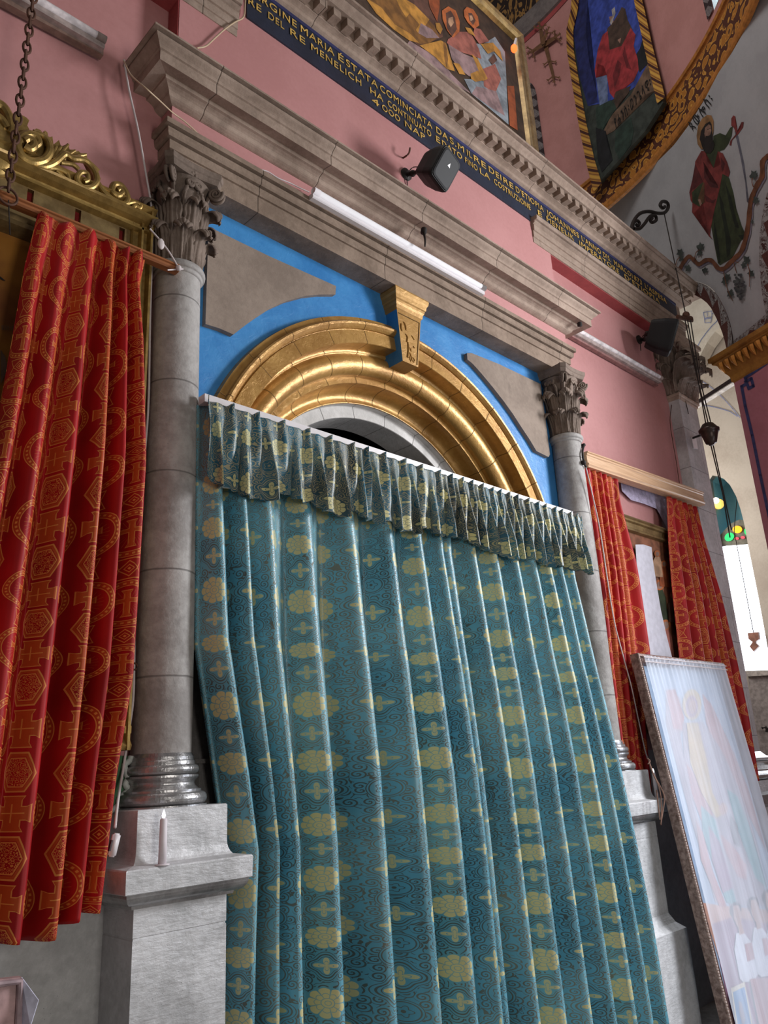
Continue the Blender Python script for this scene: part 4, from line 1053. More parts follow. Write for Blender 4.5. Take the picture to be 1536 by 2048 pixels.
# ------------------------------------------------------------------ raised stone panels in the spandrels
def spandrel(label, px):
    bm = bmesh.new(); P = [aty(x, y, 3.415) for x, y in px]; prism(bm, P, (0, 0.045, 0)); recalc(bm)
    tag(link('spandrel_panel', bm, M_stonesp), label, 'stone panel')
spandrel('large pointed grey stone panel on the blue wall left of the arch', [(417, 453), (540, 513), (672, 572), (671, 589), (640, 589), (610, 592), (573, 602), (540, 617), (514, 634), (490, 651), (467, 669), (440, 657), (411, 648)])
spandrel('narrow curved grey stone panel on the blue wall right of the arch', [(934, 706), (943, 706), (1000, 729), (1081, 768), (1090, 830), (1100, 909), (1097, 914), (1073, 902), (1060, 880), (1044, 856), (1026, 828), (1008, 803), (987, 776), (963, 747), (946, 728), (935, 719)])

# ================================================================== UPPER ENTABLATURE
ue = thing('upper_entablature', 'long dentilled limestone entablature running above the pink wall', 'entablature')
def arch2(x0, x1, m):
    pr = [(-0.3, 6.058), (0.006, 6.058), (0.006, 6.112), (0.014, 6.114), (0.013, 6.178), (0.025, 6.180), (0.027, 6.236), (0.036, 6.240), (0.020, 6.242), (0.020, 6.249), (0.050, 6.268), (0.035, 6.270), (0.035, 6.276), (0.062, 6.278), (0.066, 6.282), (0.070, 6.318), (0.0, 6.325), (-0.3, 6.325)]
    return link('architrave', hsweep(pr, x0, x1, F, m, back=F+0.4), M_stone2, ue)
arch2(-1.5, 2.20, False); arch2(5.40, 8.40, False)
link('frieze', hsweep([(-0.3, 6.31), (0, 6.31), (0, 6.62), (-0.3, 6.62)], -1.5, 8.42, F+0.004, False, back=F+0.4), M_stone2, ue)
cp = [(-0.3, 6.592), (0.004, 6.592)]+cyma(0.012, 6.594, 0.085, 6.634, s=-1)+[(0.086, 6.634), (0.095, 6.636), (0.096, 6.648), (0.105, 6.650), (0.105, 6.712), (0.190, 6.714), (0.193, 6.720)]+cyma(0.195, 6.722, 0.232, 6.768)+[(0.215, 6.769), (0.215, 6.775), (0.258, 6.777), (0.260, 6.797), (0.1, 6.812), (-0.3, 6.83)]
link('cornice', hsweep(cp, -1.5, 8.44, F, True, back=F+0.5), M_stone2, ue)
bm0 = bmesh.new(); box(bm0, (-0.034, F-0.178, 6.640), (0.034, F-0.10, 6.708))
d0 = link('dentil', bm0, M_stone2, ue); xx = 1.9; d0.location.x = xx
pitch = 0.1275; n = 0
while xx < 8.40:
    xx += pitch; d = d0.copy(); COL.objects.link(d); d.parent = ue; d.location.x = xx
# soffit of the side bays painted dark red
struct(bxo('trim_1', (5.672, F+0.004, 6.050), (7.96, W+0.01, 6.064), M_redsof)); struct(bxo('trim_2', (-1.5, F+0.004, 6.050), (1.79, W+0.01, 6.064), M_redsof))
struct(bxo('trim_3', (1.788, F+0.003, 5.4), (1.794, W, 6.06), M_redsof))

# inscription
ins = thing('inscription_panel', 'long navy panel lettered in gold capitals under the dentilled cornice', 'inscription')
bm = bmesh.new(); box(bm, (2.27, F-0.012, 6.275), (5.38, F+0.01, 6.585)); box(bm, (5.38, F-0.010, 6.33), (8.30, F+0.01, 6.585)); link('painted_band', bm, M_navy, ins)
bxo('indigo_edge', (2.27, F-0.016, 6.565), (8.30, F-0.008, 6.598), M_indigo, ins)['label'] = 'indigo top edge'
yi = F-0.014
def word(s, xa, xb, z, h=0.062):
    o = text('lettering', s, (xa, yi, z), (xb, yi, z), h, M_letter, ins)
X = lambda px, py: aty(px, py, yi).x
line1 = [('VERGINE', X(492, 0), X(593, 68)), ('MARIA', X(601, 62), X(668, 118)), ('É', X(676, 118), X(687, 130)), ('STATA', X(692, 135), X(755, 178)), ('COMINCIATA', X(760, 184), X(864, 262)), ('DA', X(872, 262), X(896, 290)), ('S.M', X(900, 290), X(928, 312)), ('IL', X(934, 312), X(944, 322)), ('RE', X(948, 326), X(972, 343)), ('DEI', X(978, 348), X(1003, 368)), ('RE', X(1007, 368), X(1027, 386)), ("D'ETIOPIA", X(1032, 388), X(1088, 434)), ('JOHANNES', X(1094, 436), X(1158, 480)), ("L'ANNO", X(1163, 480), X(1202, 512)), ('DI', X(1206, 512), X(1214, 520)), ('S.', X(1216, 520), X(1222, 528)), ('MARCO', X(1228, 528), X(1262, 556)), ('1873', X(1264, 556), X(1284, 572)), ("L'ASPESA", X(1290, 575), X(1332, 602))]
for s, a, b in line1: word(s, a, b, 6.487)
line2 = [('RE', X(496, 18), X(522, 38)), ('DEL', X(536, 36), X(568, 66)), ('RE', X(580, 78), X(610, 98)), ('MENELICH', X(622, 104), X(722, 172)), ('HA', X(740, 184), X(766, 208)), ('CONTINUATO', X(775, 210), X(862, 276)), ('E', X(872, 284), X(880, 292)), ('DATO', X(884, 292), X(924, 326)), ('FINO', X(930, 326), X(955, 346)), ('LA', X(960, 350), X(980, 366)), ('COSTRUZIONE', X(988, 368), X(1062, 430)), ('E', X(1078, 446), X(1086, 452)), ('MENELIK', X(1094, 448), X(1150, 498)), ('IMPERATORE', X(1160, 500), X(1240, 560)), ("D'ETIOPIA", X(1250, 560), X(1320, 612))]
for s, a, b in line2: word(s, a, b, 6.392 if a < 5.3 else 6.405, 0.058)
for s, a, b in [('4', X(744, 212), X(758, 222)), ('OOO', X(764, 220), X(800, 252)), ('NAP', X(810, 258), X(850, 288))]: word(s, a, b, 6.312, 0.056)

# ================================================================== CARVED PIER AT THE RIGHT END
pr_ = thing('carved_pier', 'stone pier with leafy capital at the right end of the pink wall', 'pier')
PXA, PXB = 7.945, 8.385
bm = bmesh.new(); box(bm, (PXA, F, 1.55), (PXB, F+0.5, 5.30)); link('shaft', bm, M_pier, pr_)
def psweep(name, prof, mat, smooth=False):
    return link(name, hsweep(prof, PXA, PXB, F, True, back=F+0.5), mat, pr_, smooth)
psweep('neck_moulding', [(-.1, 5.26), (0.0, 5.26), (0.012, 5.275), (0.014, 5.295), (0.024, 5.30), (0.030, 5.315), (0.024, 5.33), (0.0, 5.335), (-.1, 5.335)], M_stone2)
pbse = [(-.1, 1.30), (0.10, 1.30)]+[(0.075+0.03*cos(a), 1.34+0.035*sin(a)) for a in np.linspace(-pi/2, pi/2, 8)]+[(0.07, 1.38), (0.07, 1.395), (0.05, 1.40), (0.045, 1.43), (0.06, 1.455), (0.06, 1.47)]+[(0.035+0.022*cos(a), 1.495+0.024*sin(a)) for a in np.linspace(-pi/2, pi/2, 8)]+[(0.03, 1.525), (0.0, 1.56), (-.1, 1.56)]
psweep('base', pbse, M_silvers)
bm = bmesh.new(); box(bm, (PXA-0.10, F-0.10, ZF), (PXB+0.10, F+0.5, 1.30)); link('pedestal', bm, M_silver, pr_)
psweep('pedestal_cap', [(0.10, 1.06), (0.13, 1.08), (0.17, 1.10), (0.17, 1.18), (0.10, 1.20)], M_silvers)
bm = bmesh.new(); box(bm, (PXA-0.0, F-0.01, 5.33), (PXB, F+0.5, 5.98))
def flatleaf(bm, x, z0, h, w, out):
    rows = []; n = 16; m_ = 12
    for i in range(n+1):
        s = i/n
        if s < 0.72: y = F-0.02-out*0.35*(s/0.72)**2; z = z0+h*s/0.72
        else: q = (s-0.72)/0.28*pi*1.15; y = F-0.02-out*0.35-out*0.40*(1-cos(q)); z = z0+h+h*0.13*sin(q)-h*0.05*q
        ww = w*(0.75+0.35*sin(pi*s))*(1-0.6*max(0, (s-0.7)/0.3)**1.5)*(1+0.10*sin(s*2*pi*5))
        rows.append([(x+ww*(j/m_*2-1), y+0.016*abs(j/m_*2-1)**1.5-0.007*cos((j/m_*2-1)*pi*4.5), z-0.10*h*abs(j/m_*2-1)) for j in range(m_+1)])
    loft(bm, rows)
for k in range(3): flatleaf(bm, PXA+0.07+k*0.15, 5.34, 0.15, 0.085, 0.16)
for k in range(4): flatleaf(bm, PXA-0.005+k*0.15, 5.36, 0.34, 0.085, 0.19)
for k in range(3): flatleaf(bm, PXA+0.07+k*0.15, 5.5, 0.33, 0.07, 0.17)
tmp = bmesh.new()
for k in range(3):      # leaves turning on to the left side face
    q = bmesh.new(); flatleaf(q, 0, 5.34+0.02*k, (0.16, 0.33, 0.48)[k], 0.085, 0.14)
    for v in q.verts: v.co = Vector((PXA+(v.co.y-F), F+0.10-v.co.x, v.co.z))
    me_ = bpy.data.meshes.new('t'); q.to_mesh(me_); q.free(); bm.from_mesh(me_); bpy.data.meshes.remove(me_)
tmp.free(); recalc(bm); c_ = link('capital', bm, M_stonecap, pr_, True); md = c_.modifiers.new('thick', 'SOLIDIFY'); md.thickness = 0.006
bm = bmesh.new()
for sx, xx in ((-1, PXA-0.02), (1, PXB+0.02)):
    volute(bm, (xx, F-0.10, 5.86), (sx, -1, 0), 0.065, side=1)
    volute(bm, (xx-sx*0.12, F-0.08, 5.86), (-sx, -0.2, 0), 0.045, side=1)
link('volute', bm, M_stonecap, c_, True)
psweep('abacus', [(-.1, 5.94), (0.07, 5.94), (0.09, 5.955), (0.10, 5.985), (0.12, 5.99), (0.125, 6.03), (0.115, 6.05), (-.1, 6.058)], M_stone2)

# ================================================================== BIG CANVAS ABOVE THE CORNICE
yp = 3.62
bp = thing('framed_canvas', 'huge gilt-framed religious canvas standing on the upper cornice', 'painting')
def oby(px, py, y=yp): return aty(px, py, y)
TR = oby(1028, 80); zt_ = TR.z; xr = TR.x
bxo('canvas', (2.0, yp, 6.85), (xr, yp+0.04, zt_), pc('canvas_dark_ground', (0.05, 0.028, 0.016)), bp)
bm = bmesh.new()
for (a, b, w) in (((1.8, zt_), (xr+0.16, zt_), 0),):
    rows = [[(1.8, yp-p, zt_+z), (xr+z, yp-p, zt_+z)] for z, p in ((-0.02, 0.0), (0.0, 0.04), (0.03, 0.05), (0.05, 0.03), (0.08, 0.045), (0.13, 0.05), (0.14, 0.03), (0.14, -0.06))]
    loft(bm, rows)
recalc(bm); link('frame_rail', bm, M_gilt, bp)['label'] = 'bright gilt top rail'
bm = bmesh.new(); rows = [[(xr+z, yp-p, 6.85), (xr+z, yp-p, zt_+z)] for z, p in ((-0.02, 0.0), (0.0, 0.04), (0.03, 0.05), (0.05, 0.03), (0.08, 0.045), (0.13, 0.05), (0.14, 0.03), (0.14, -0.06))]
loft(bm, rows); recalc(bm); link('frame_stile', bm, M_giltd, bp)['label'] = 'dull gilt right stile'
q1 = pc('canvas_ochre', (0.42, 0.20, 0.035)); q2 = pc('canvas_dark_ochre', (0.19, 0.085, 0.02)); q3 = pc('canvas_rose', (0.30, 0.10, 0.075)); q4 = pc('canvas_grey_blue', (0.23, 0.26, 0.29)); q5 = pc('canvas_flesh', (0.42, 0.25, 0.15)); q6 = pc('canvas_halo_orange', (0.42, 0.115, 0.03)); q7 = pc('canvas_umber', (0.10, 0.045, 0.03)); q8 = pc('canvas_rust', (0.25, 0.06, 0.018)); q9 = pc('canvas_mauve_grey', (0.26, 0.17, 0.17))
def z3(pts, sc=1536/380.0, ox=680, oy=0): return [(ox+a/sc, oy+b/sc) for a, b in pts]
decal('painted_scene', bp, [
 (q7, z3([(640, -120), (800, -60), (830, 300), (640, 380), (480, 240), (300, 60), (200, -60)])), (q9, z3([(560, 330), (640, 380), (800, 470), (900, 600), (1060, 760), (860, 650), (620, 470), (520, 390)])),
 (q2, z3([(180, -80), (420, -80), (620, 60), (760, 210), (800, 300), (720, 350), (640, 360), (480, 260), (280, 90)])), (q1, z3([(200, -20), (330, 60), (440, 200), (560, 270), (640, 350), (560, 330), (430, 240), (290, 110)])),
 (q1, z3([(430, -60), (600, 40), (720, 160), (640, 280), (560, 190), (480, 60)])), (q2, z3([(560, 110), (640, 200), (600, 260), (520, 160)])), (q9, z3([(650, 190), (740, 240), (800, 310), (700, 310), (630, 270)])),
 (q4, z3([(1060, 350), (1150, 360), (1250, 300), (1330, 420), (1345, 700), (1360, 1010), (1230, 900), (1060, 760), (1000, 640), (1180, 650), (1120, 500)])), (q3, z3([(1150, 560), (1250, 520), (1300, 640), (1250, 760), (1160, 700)])), (q9, z3([(1100, 700), (1260, 740), (1330, 940), (1200, 860), (1060, 760)])),
 (q3, z3([(870, 320), (960, 260), (1050, 260), (1120, 400), (1140, 480), (1060, 450), (960, 420), (860, 350)])),
 (q1, z3([(640, 370), (810, 330), (850, 350), (900, 500), (925, 580), (860, 560), (760, 460)])), (q2, z3([(830, 340), (850, 350), (870, 480), (860, 560), (840, 480)])), (q9, z3([(870, 360), (1000, 440), (1100, 480), (1180, 640), (1040, 620), (960, 560), (900, 480)])), (q1, z3([(1060, 440), (1110, 480), (1190, 640), (1150, 660), (1110, 560)])),
 (q1, z3([(910, 510), (960, 520), (1010, 610), (960, 600)])), (q1, z3([(1050, 600), (1110, 575), (1180, 650), (1090, 665), (1055, 640)])),
 (q6, z3([(820, 90), (870, 55), (930, 90), (965, 180), (960, 260), (910, 310), (860, 250), (825, 160)])), (q7, z3([(850, 110), (890, 90), (925, 150), (940, 240), (900, 300), (860, 230)])), (q5, z3([(872, 150), (905, 140), (915, 190), (890, 225), (870, 190)])), (q8, z3([(700, -60), (800, -60), (800, 60), (780, 180), (720, 60)])), (q1, z3([(765, 190), (800, 190), (825, 240), (805, 280), (775, 240)])),
 (q6, z3([(995, 90), (1020, 60), (1070, 80), (1110, 140), (1120, 210), (1080, 240), (1030, 190), (1000, 140)])), (q7, z3([(1030, 110), (1060, 110), (1090, 170), (1070, 210), (1040, 170)])), (q5, z3([(1040, 130), (1062, 130), (1072, 165), (1050, 175)])), (q3, z3([(1080, 230), (1130, 240), (1200, 340), (1120, 360), (1070, 290)])), (q1, z3([(1005, 225), (1050, 235), (1090, 300), (1030, 270)])), (q1, z3([(1130, 360), (1230, 350), (1290, 420), (1310, 500), (1240, 420), (1190, 440)])), (q7, z3([(1195, 490), (1240, 440), (1265, 490), (1225, 530)])),
 (q8, z3([(1345, 700), (1400, 700), (1430, 1060), (1365, 1020)])),
], oby, lift=0.003, step=0.0003)
rl = thing('red_indicator_lamp', 'small glowing red lamp at the top right corner of the big canvas', 'lamp')
bm = bmesh.new(); ico(bm, aty(1028, 97, yp-0.10), 0.035, (1, 1, 1.5)); link('red_bulb', bm, M_redlamp, rl, True)
bm = bmesh.new(); tube(bm, [aty(1032, 78, yp-0.08), aty(1028, 92, yp-0.1)], 0.014, 8); link('lamp_holder', bm, M_wplas, rl, True)

# ================================================================== TEAL CURTAINS
YR = 3.20
cr_ = thing('curtain_rail', 'long white rail board carrying the teal valance across the gold arch', 'curtain rail')
RL = aty(411, 789, YR); RR = aty(1144, 1029, YR)
bm = bmesh.new(); box(bm, (RL.x-0.01, YR-0.01, RL.z-0.045), (RR.x, YR+0.05, RL.z)); link('rail_board', bm, M_wplas, cr_)
RT = RL.z-0.012
for side, x in ((0, RL.x+0.02), (1, RR.x-0.05)): bxo('bracket', (x, YR+0.05, RT-0.02), (x+0.03, B, RT), M_wplas, cr_)
tc = lambda x, y, z: (x, y, z)
SPLIT_T, SPLIT_B = 3.62, 3.74
Lp = [(1.95, 3.235, RT-0.03), (1.962, 3.225, 2.86), (1.985, 3.225, 2.2), (2.10, 3.245, 1.70), (2.185, 3.25, 1.27), (2.17, 3.26, 0.9), (2.12, 3.26, ZF+0.03)]
Mp = [(3.80, 3.235, RT-0.03), (3.76, 3.22, 2.86), (3.80, 3.20, 2.2), (3.84, 3.17, 1.2), (3.86, 3.16, ZF+0.03)]
Mq = [(3.72, 3.25, RT-0.03), (3.66, 3.24, 2.86), (3.70, 3.23, 2.2), (3.72, 3.20, 1.2), (3.74, 3.18, ZF+0.03)]
Rp = [(5.33, 3.235, RT-0.03), (5.22, 3.19, 2.86), (5.26, 3.14, 2.15), (5.34, 3.08, 1.15), (5.40, 3.06, 0.5), (5.43, 3.06, ZF+0.03)]
ta = lambda t: 0.034+0.074*min(1, t*2.0)
o = curtain('curtain', Lp, Mp, 8, ta, 2.9, M_teal, seed=11, nt=110, lat=0.30, double=0.26, warp=0.8)
tag(o, 'left teal brocade curtain with gold blossoms, hanging beside the left column', 'curtain', 'teal brocade curtains')
o = curtain('curtain', Mq, Rp, 8, ta, 2.8, M_teal, seed=25, nt=110, lat=0.30, double=0.26, warp=0.8, us=0.13, vs=0.07)
tag(o, 'right teal brocade curtain with gold blossoms, hanging beside the right column', 'curtain', 'teal brocade curtains')
# valance with pinch pleats
def valance():
    rnd = random.Random(5); nf = 27; xs = [0]
    for k in range(nf): xs.append(xs[-1]+rnd.uniform(0.75, 1.25)*(1.1 if k < 12 else 0.85))
    tot = xs[-1]; x0, x1 = RL.x-0.015, RR.x+0.09; per = 18; nt = 46
    hemr = [rnd.uniform(-0.035, 0.03) for _ in range(nf+2)]; tw = [rnd.uniform(-1, 1) for _ in range(nf+2)]; am = [rnd.uniform(0.75, 1.25) for _ in range(nf+2)]
    bm = bmesh.new(); uvs = []; rows = []
    for i in range(nt+1):
        t = i/nt; row = []
        for k in range(nf):
            for j in range(per):
                s = j/per; w = (xs[k+1]-xs[k])/tot*(x1-x0)
                base = x0+(x1-x0)*(xs[k]+(xs[k+1]-xs[k])*s)/tot
                # pinch at cell border near the top, soft round folds below
                pn_ = math.exp(-((min(s, 1-s))/0.085)**2)
                top = math.exp(-((t-0.10)/0.16)**2)
                pin = pn_*(0.030+0.020*(1-top))*(1 if t < 0.3 else max(0.35, 1-(t-0.3)*1.2))
                notch = -0.020*top*math.exp(-((min(s, 1-s)-0.14)/0.07)**2)
                a = am[k]*(1-s)+am[k+1]*s
                A = 0.010+0.050*min(1, max(0, t-0.12)*1.6)
                f = -cos(2*pi*(s+0.12*tw[k]*t))*A*a*0.62+0.3*A*cos(4*pi*s+tw[k]*2)
                y = YR-0.020-pin-f*1.0-0.035*t
                lx = 0.30*w*sin(2*pi*s+0.5)*min(1, t*1.5)*0.6+tw[k]*0.02*t*sin(pi*s)
                z = RT-0.030-t*(0.455)
                hz = (hemr[k]*(1-s)+hemr[k+1]*s+0.018*cos(2*pi*s*1.0+tw[k]))*t**3
                hook = 0.016*pn_*max(0, 1-t*9)
                row.append((base+lx-0.012*t, y, z+hz+hook)); uvs.append(((xs[k]+(xs[k+1]-xs[k])*s)/tot*4.9+0.04, -t*0.5+0.03))
        rows.append(row)
    loft(bm, rows); return bm, uvs
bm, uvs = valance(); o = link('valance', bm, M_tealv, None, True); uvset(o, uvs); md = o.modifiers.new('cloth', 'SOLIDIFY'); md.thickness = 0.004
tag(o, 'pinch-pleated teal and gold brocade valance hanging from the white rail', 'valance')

# ================================================================== LEFT BAY
# gilt frame with crest
gf = thing('gilt_framed_icon', 'tall carved gilt frame with scroll crest around an ochre icon at the left edge', 'picture frame')
yf = W-0.06
def fy(px, py, d=0.0): return aty(px, py, yf-d)
# the frame hangs a little out of true, as measured from its corners
def rail(name, pts, mat, lab=None):      # moulding polygons in the plane of the frame
    sh = bmesh.new(); 
    return sh
bm = bmesh.new()
def bar(bm, a, b, offs, close=True):
    """moulded bar from a to b (3-D); offs=[(across, proud)] across is perpendicular in the wall plane"""
    a = Vector(a); b = Vector(b); d = (b-a).normalized(); n = Vector((d.z, 0, -d.x))
    rows = [[a+n*u+Vector((0, -p, 0)), b+n*u+Vector((0, -p, 0))] for u, p in offs]
    loft(bm, rows)
    for k in (0, 1):
        try: bm.faces.new([bm.verts.new(r[k]) for r in rows])
        except ValueError: pass
x_r = 1.702; z_b = 1.72; z_t = 4.50
topL = Vector((0.45, yf, 4.455)); topR = Vector((x_r+0.005, yf, z_t-0.01))
bar(bm, topL, topR, [(0, -0.04), (0, 0.045), (0.012, 0.075), (0.022, 0.060), (0.034, 0.045), (0.048, 0.040), (0.060, 0.075), (0.085, 0.085), (0.100, 0.060), (0.112, 0.030), (0.125, 0.026), (0.135, 0.045), (0.148, 0.045), (0.158, 0.015), (0.17, -0.03)])
recalc(bm); link('top_rail', bm, M_gilt, gf)
bm = bmesh.new()
bar(bm, (x_r, yf, z_t), (x_r, yf, z_b), [(0, -0.04), (0, 0.04), (0.010, 0.062), (0.022, 0.062), (0.030, 0.030), (0.045, 0.028), (0.055, 0.045), (0.066, 0.045), (0.074, 0.020), (0.10, 0.018), (0.106, 0.03), (0.113, 0.02), (0.12, -0.03)])
recalc(bm); link('right_stile', bm, M_gilt, gf)
bm = bmesh.new(); bar(bm, (0.4, yf, z_b+0.12), (x_r, yf, z_b+0.12), [(0, -0.04), (0, 0.03), (0.02, 0.05), (0.05, 0.05), (0.06, 0.03), (0.10, 0.06), (0.12, 0.05), (0.12, -0.03)]); recalc(bm); link('bottom_rail', bm, M_gilt, gf)
# pierced key-pattern panel under the top rail, red cloth showing through
def lp(u, v): return (u, v)
zt0 = 4.335; sl = (topR.z-topL.z)/(topR.x-topL.x)
holes = []
for k in range(6):
    u = 0.60+k*0.232
    holes.append([(u, 0.030), (u+0.030, 0.030), (u+0.030, 0.175), (u, 0.175)])
    if k < 4 or True: holes.append([(u+0.085, 0.055), (u+0.195, 0.055), (u+0.195, 0.085), (u+0.085, 0.085)])
bm = plate([(0.40, 0.0), (x_r-0.11, 0.0), (x_r-0.11, 0.20), (0.40, 0.20)], holes, lambda u, v, d: (u, yf-0.012+d, 4.15+v+(u-x_r)*sl), 0.02)
link('fretwork_panel', bm, M_giltd, gf)['label'] = 'dull gilt pierced key-pattern panel'
bxo('backing_cloth', (0.4, yf+0.012, 4.08), (x_r-0.11, yf+0.016, 4.36), flat('dark_red_backing_cloth', (0.20, 0.012, 0.012), 0.9), gf)
bm = bmesh.new(); bar(bm, (0.4, yf, 4.15+(0.4-x_r)*sl), (x_r-0.11, yf, 4.15-0.11*sl), [(0, -0.01), (0, 0.03), (0.015, 0.045), (0.035, 0.03), (0.05, 0.05), (0.075, 0.05), (0.09, 0.02), (0.10, -0.01)]); recalc(bm); link('inner_rail', bm, M_giltd, gf)
t = Mt('ochre_icon_ground', 0.4); px_, py_, pz_ = t.pos()
nn = t.noise(1.6, 4); t.color(t.mix(nn.sm(0.38, 0.6), (0.40, 0.17, 0.025), (0.16, 0.05, 0.012)))
bxo('icon_panel', (0.4, yf+0.01, z_b+0.05), (x_r-0.10, yf+0.02, 4.08), t.m, gf)
oyf = lambda x, y: aty(x, y, yf+0.008)
decal('painted_marks', gf, [(M_ink, [(0, 553), (6, 558), (11, 562), (5, 561), (0, 558)])]+[(c_ear, [(k*3.2, 651+k*0.25), (k*3.2+1.3, 651+k*0.25), (k*3.2+1.3, 660+k*0.25), (k*3.2, 660+k*0.25)]) for k in range(1, 9)]+[(c_ear, [(0, 700), (10, 715), (14, 740), (0, 770)])], oyf, lift=0.002, step=0.0005)
# carved crest
bm = bmesh.new(); cp_ = lambda x, y, d=0.05: aty(x, y, yf-d)
z4 = lambda pts, sc=1536/310.0: [(a/sc, 180+b/sc) for a, b in pts]
def scroll(C, r, fl=1.0, d=0.06): tube(bm, smooth_path([cp_(x, y, d) for x, y in z4(C)], 6), r, 10, fl)
scroll([(300, 590), (350, 560), (380, 520), (340, 460), (260, 450), (190, 500), (170, 590), (220, 670), (320, 720), (430, 700), (490, 620), (480, 520), (420, 450), (330, 420)], lambda t: 0.014+0.012*sin(pi*min(1, t*1.1)), d=0.07)
scroll([(230, 510), (270, 490), (320, 510), (330, 560), (290, 590), (240, 560)], 0.022, d=0.08)
scroll([(320, 740), (440, 760), (540, 720), (640, 640), (720, 680), (840, 700), (930, 790), (960, 900), (900, 970), (810, 960), (760, 880), (800, 820), (860, 830), (870, 890), (830, 910)], lambda t: 0.020-0.008*t, d=0.065)
scroll([(430, 770), (560, 780), (660, 830), (690, 900)], lambda t: 0.016-0.008*t)
scroll([(560, 800), (620, 850), (650, 880)], 0.009)
scroll([(600, 720), (720, 740), (780, 790)], 0.012)
scroll([(970, 920), (1040, 1020), (1140, 1100), (1240, 1130), (1260, 1050), (1200, 950), (1130, 940), (1110, 1000), (1160, 1050), (1210, 1020), (1190, 985), (1160, 995)], lambda t: 0.013+0.004*sin(pi*t))
scroll([(1240, 1130), (1330, 1110), (1390, 1140), (1380, 1170), (1340, 1150), (1320, 1180), (1380, 1220), (1470, 1260)], 0.012)
scroll([(-60, 140), (20, 170), (90, 280), (110, 400), (90, 440)], lambda t: 0.030-0.012*t, d=0.05)
scroll([(-60, 240), (20, 300), (70, 380)], 0.020, d=0.05)
def lobe(C, d=0.045, th=0.03):
    prism(bm, [cp_(x, y, d) for x, y in z4(C)], (0, th, 0))
lobe([(150, 640), (200, 450), (330, 400), (360, 380), (400, 395), (430, 430), (445, 400), (470, 420), (480, 470), (520, 460), (530, 540), (585, 495), (605, 560), (640, 545), (675, 530), (690, 590), (745, 590), (740, 620), (775, 600), (800, 625), (860, 625), (865, 690), (740, 680), (600, 690), (520, 760), (400, 780), (260, 720)])
lobe([(850, 700), (920, 720), (990, 790), (965, 810), (1000, 880), (960, 930), (900, 800)])
lobe([(120, 230), (200, 240), (260, 270), (290, 300), (270, 350), (290, 390), (200, 400), (130, 450)], 0.03)
for a, b in (((560, 560), (520, 690)), ((605, 560), (540, 700)), ((675, 540), (580, 690)), ((745, 600), (620, 690)), ((850, 640), (680, 690)), ((480, 470), (500, 620)), ((440, 420), (470, 560))):
    scroll([a, ((a[0]+b[0])/2-12, (a[1]+b[1])/2), b], lambda t: 0.007+0.006*t, d=0.055)
recalc(bm); link('carved_crest', bm, M_gilt, gf, False)
# gold disc ornament at the far left (round boss of the crest)
bm = bmesh.new(); m_ = Matrix.Translation(aty(-12, 290, yf-0.02)) @ Matrix.Diagonal((0.12, 0.045, 0.17, 1)); bmesh.ops.create_uvsphere(bm, u_segments=24, v_segments=16, radius=1, matrix=m_); link('boss', bm, M_gilt, gf, True)

gs = thing('scalloped_bracket_board', 'green board with scalloped pale edge below the gilt frame, beside the left column base', 'board')
bm = bmesh.new(); P = [(205, 1510), (262, 1512), (259, 1522), (249, 1530), (252, 1545), (256, 1558), (250, 1568), (257, 1580), (246, 1590), (238, 1600), (236, 1612), (214, 1625), (195, 1640)]
prism(bm, [aty(x, y, W-0.06) for x, y in P], (0, 0.03, 0)); recalc(bm); link('board', bm, flat('dark_green_paint', (0.035, 0.12, 0.05), 0.6), gs)
bm = bmesh.new(); tube(bm, smooth_path([aty(x, y, W-0.065) for x, y in P[1:-1]], 3), 0.014, 8); link('scalloped_edge', bm, flat('pale_grey_scallop', (0.40, 0.45, 0.42), 0.5), gs, True)

# rod, chain and red curtain
lr = thing('curtain_pole', 'reddish-brown moulded wooden pole slung across the gilt frame', 'curtain pole')
RA = aty(-30, 378, 3.22); RB = aty(356, 538, 3.22)
bm = bmesh.new(); bar(bm, RA+Vector((0, 0, 0.022)), RB+Vector((0, 0, 0.022)), [(0.0, -0.03), (0.0, 0.012), (0.006, 0.018), (0.014, 0.018), (0.018, 0.010), (0.022, 0.010), (0.026, 0.018), (0.036, 0.018), (0.044, 0.010), (0.044, -0.03)]); recalc(bm); link('pole', bm, M_woodd, lr)
bm = bmesh.new(); rp = aty(15, 392, 3.17); tube(bm, [rp+Vector((0.042*cos(a), -0.0, 0.042*sin(a))) for a in np.linspace(0, 2*pi, 25)], 0.006, 8, cap=False); link('ring', bm, M_rust, lr, True)['label'] = 'rusty iron ring'
bm = bmesh.new(); tube(bm, smooth_path([aty(300, 458, 3.22), aty(328, 490, 3.20), aty(345, 515, 3.2), aty(358, 538, 3.2)], 4), 0.005, 6); tube(bm, [aty(335, 540, 3.2), aty(366, 538, 3.2)], 0.004, 6); ico(bm, aty(357, 536, 3.19), 0.016); ico(bm, aty(322, 488, 3.2), 0.028, (0.7, .4, 1.2)); link('binding_wire', bm, M_cable, lr, True)['label'] = 'white wire binding at the right end'
ch = thing('hanging_chain', 'rusty iron chain hanging down the left edge to the wooden pole', 'chain')
bm = bmesh.new(); ca_ = aty(70, -30, 3.15); cb_ = aty(17, 380, 3.17); dd = (cb_-ca_); N = int(dd.length/0.050); dn = dd.normalized(); s1 = Vector((1, 0, 0)).cross(dn).normalized(); s2 = dn.cross(s1)
for k in range(N):
    c = ca_+dd*(k+0.5)/N; s = s2 if k % 2 else s1*0.7+s2*0.35
    tube(bm, [c+dn*0.034*cos(a)+s*0.017*sin(a) for a in np.linspace(0, 2*pi, 15)], 0.0062, 6, cap=False)
link('links', bm, M_rust, ch, True)
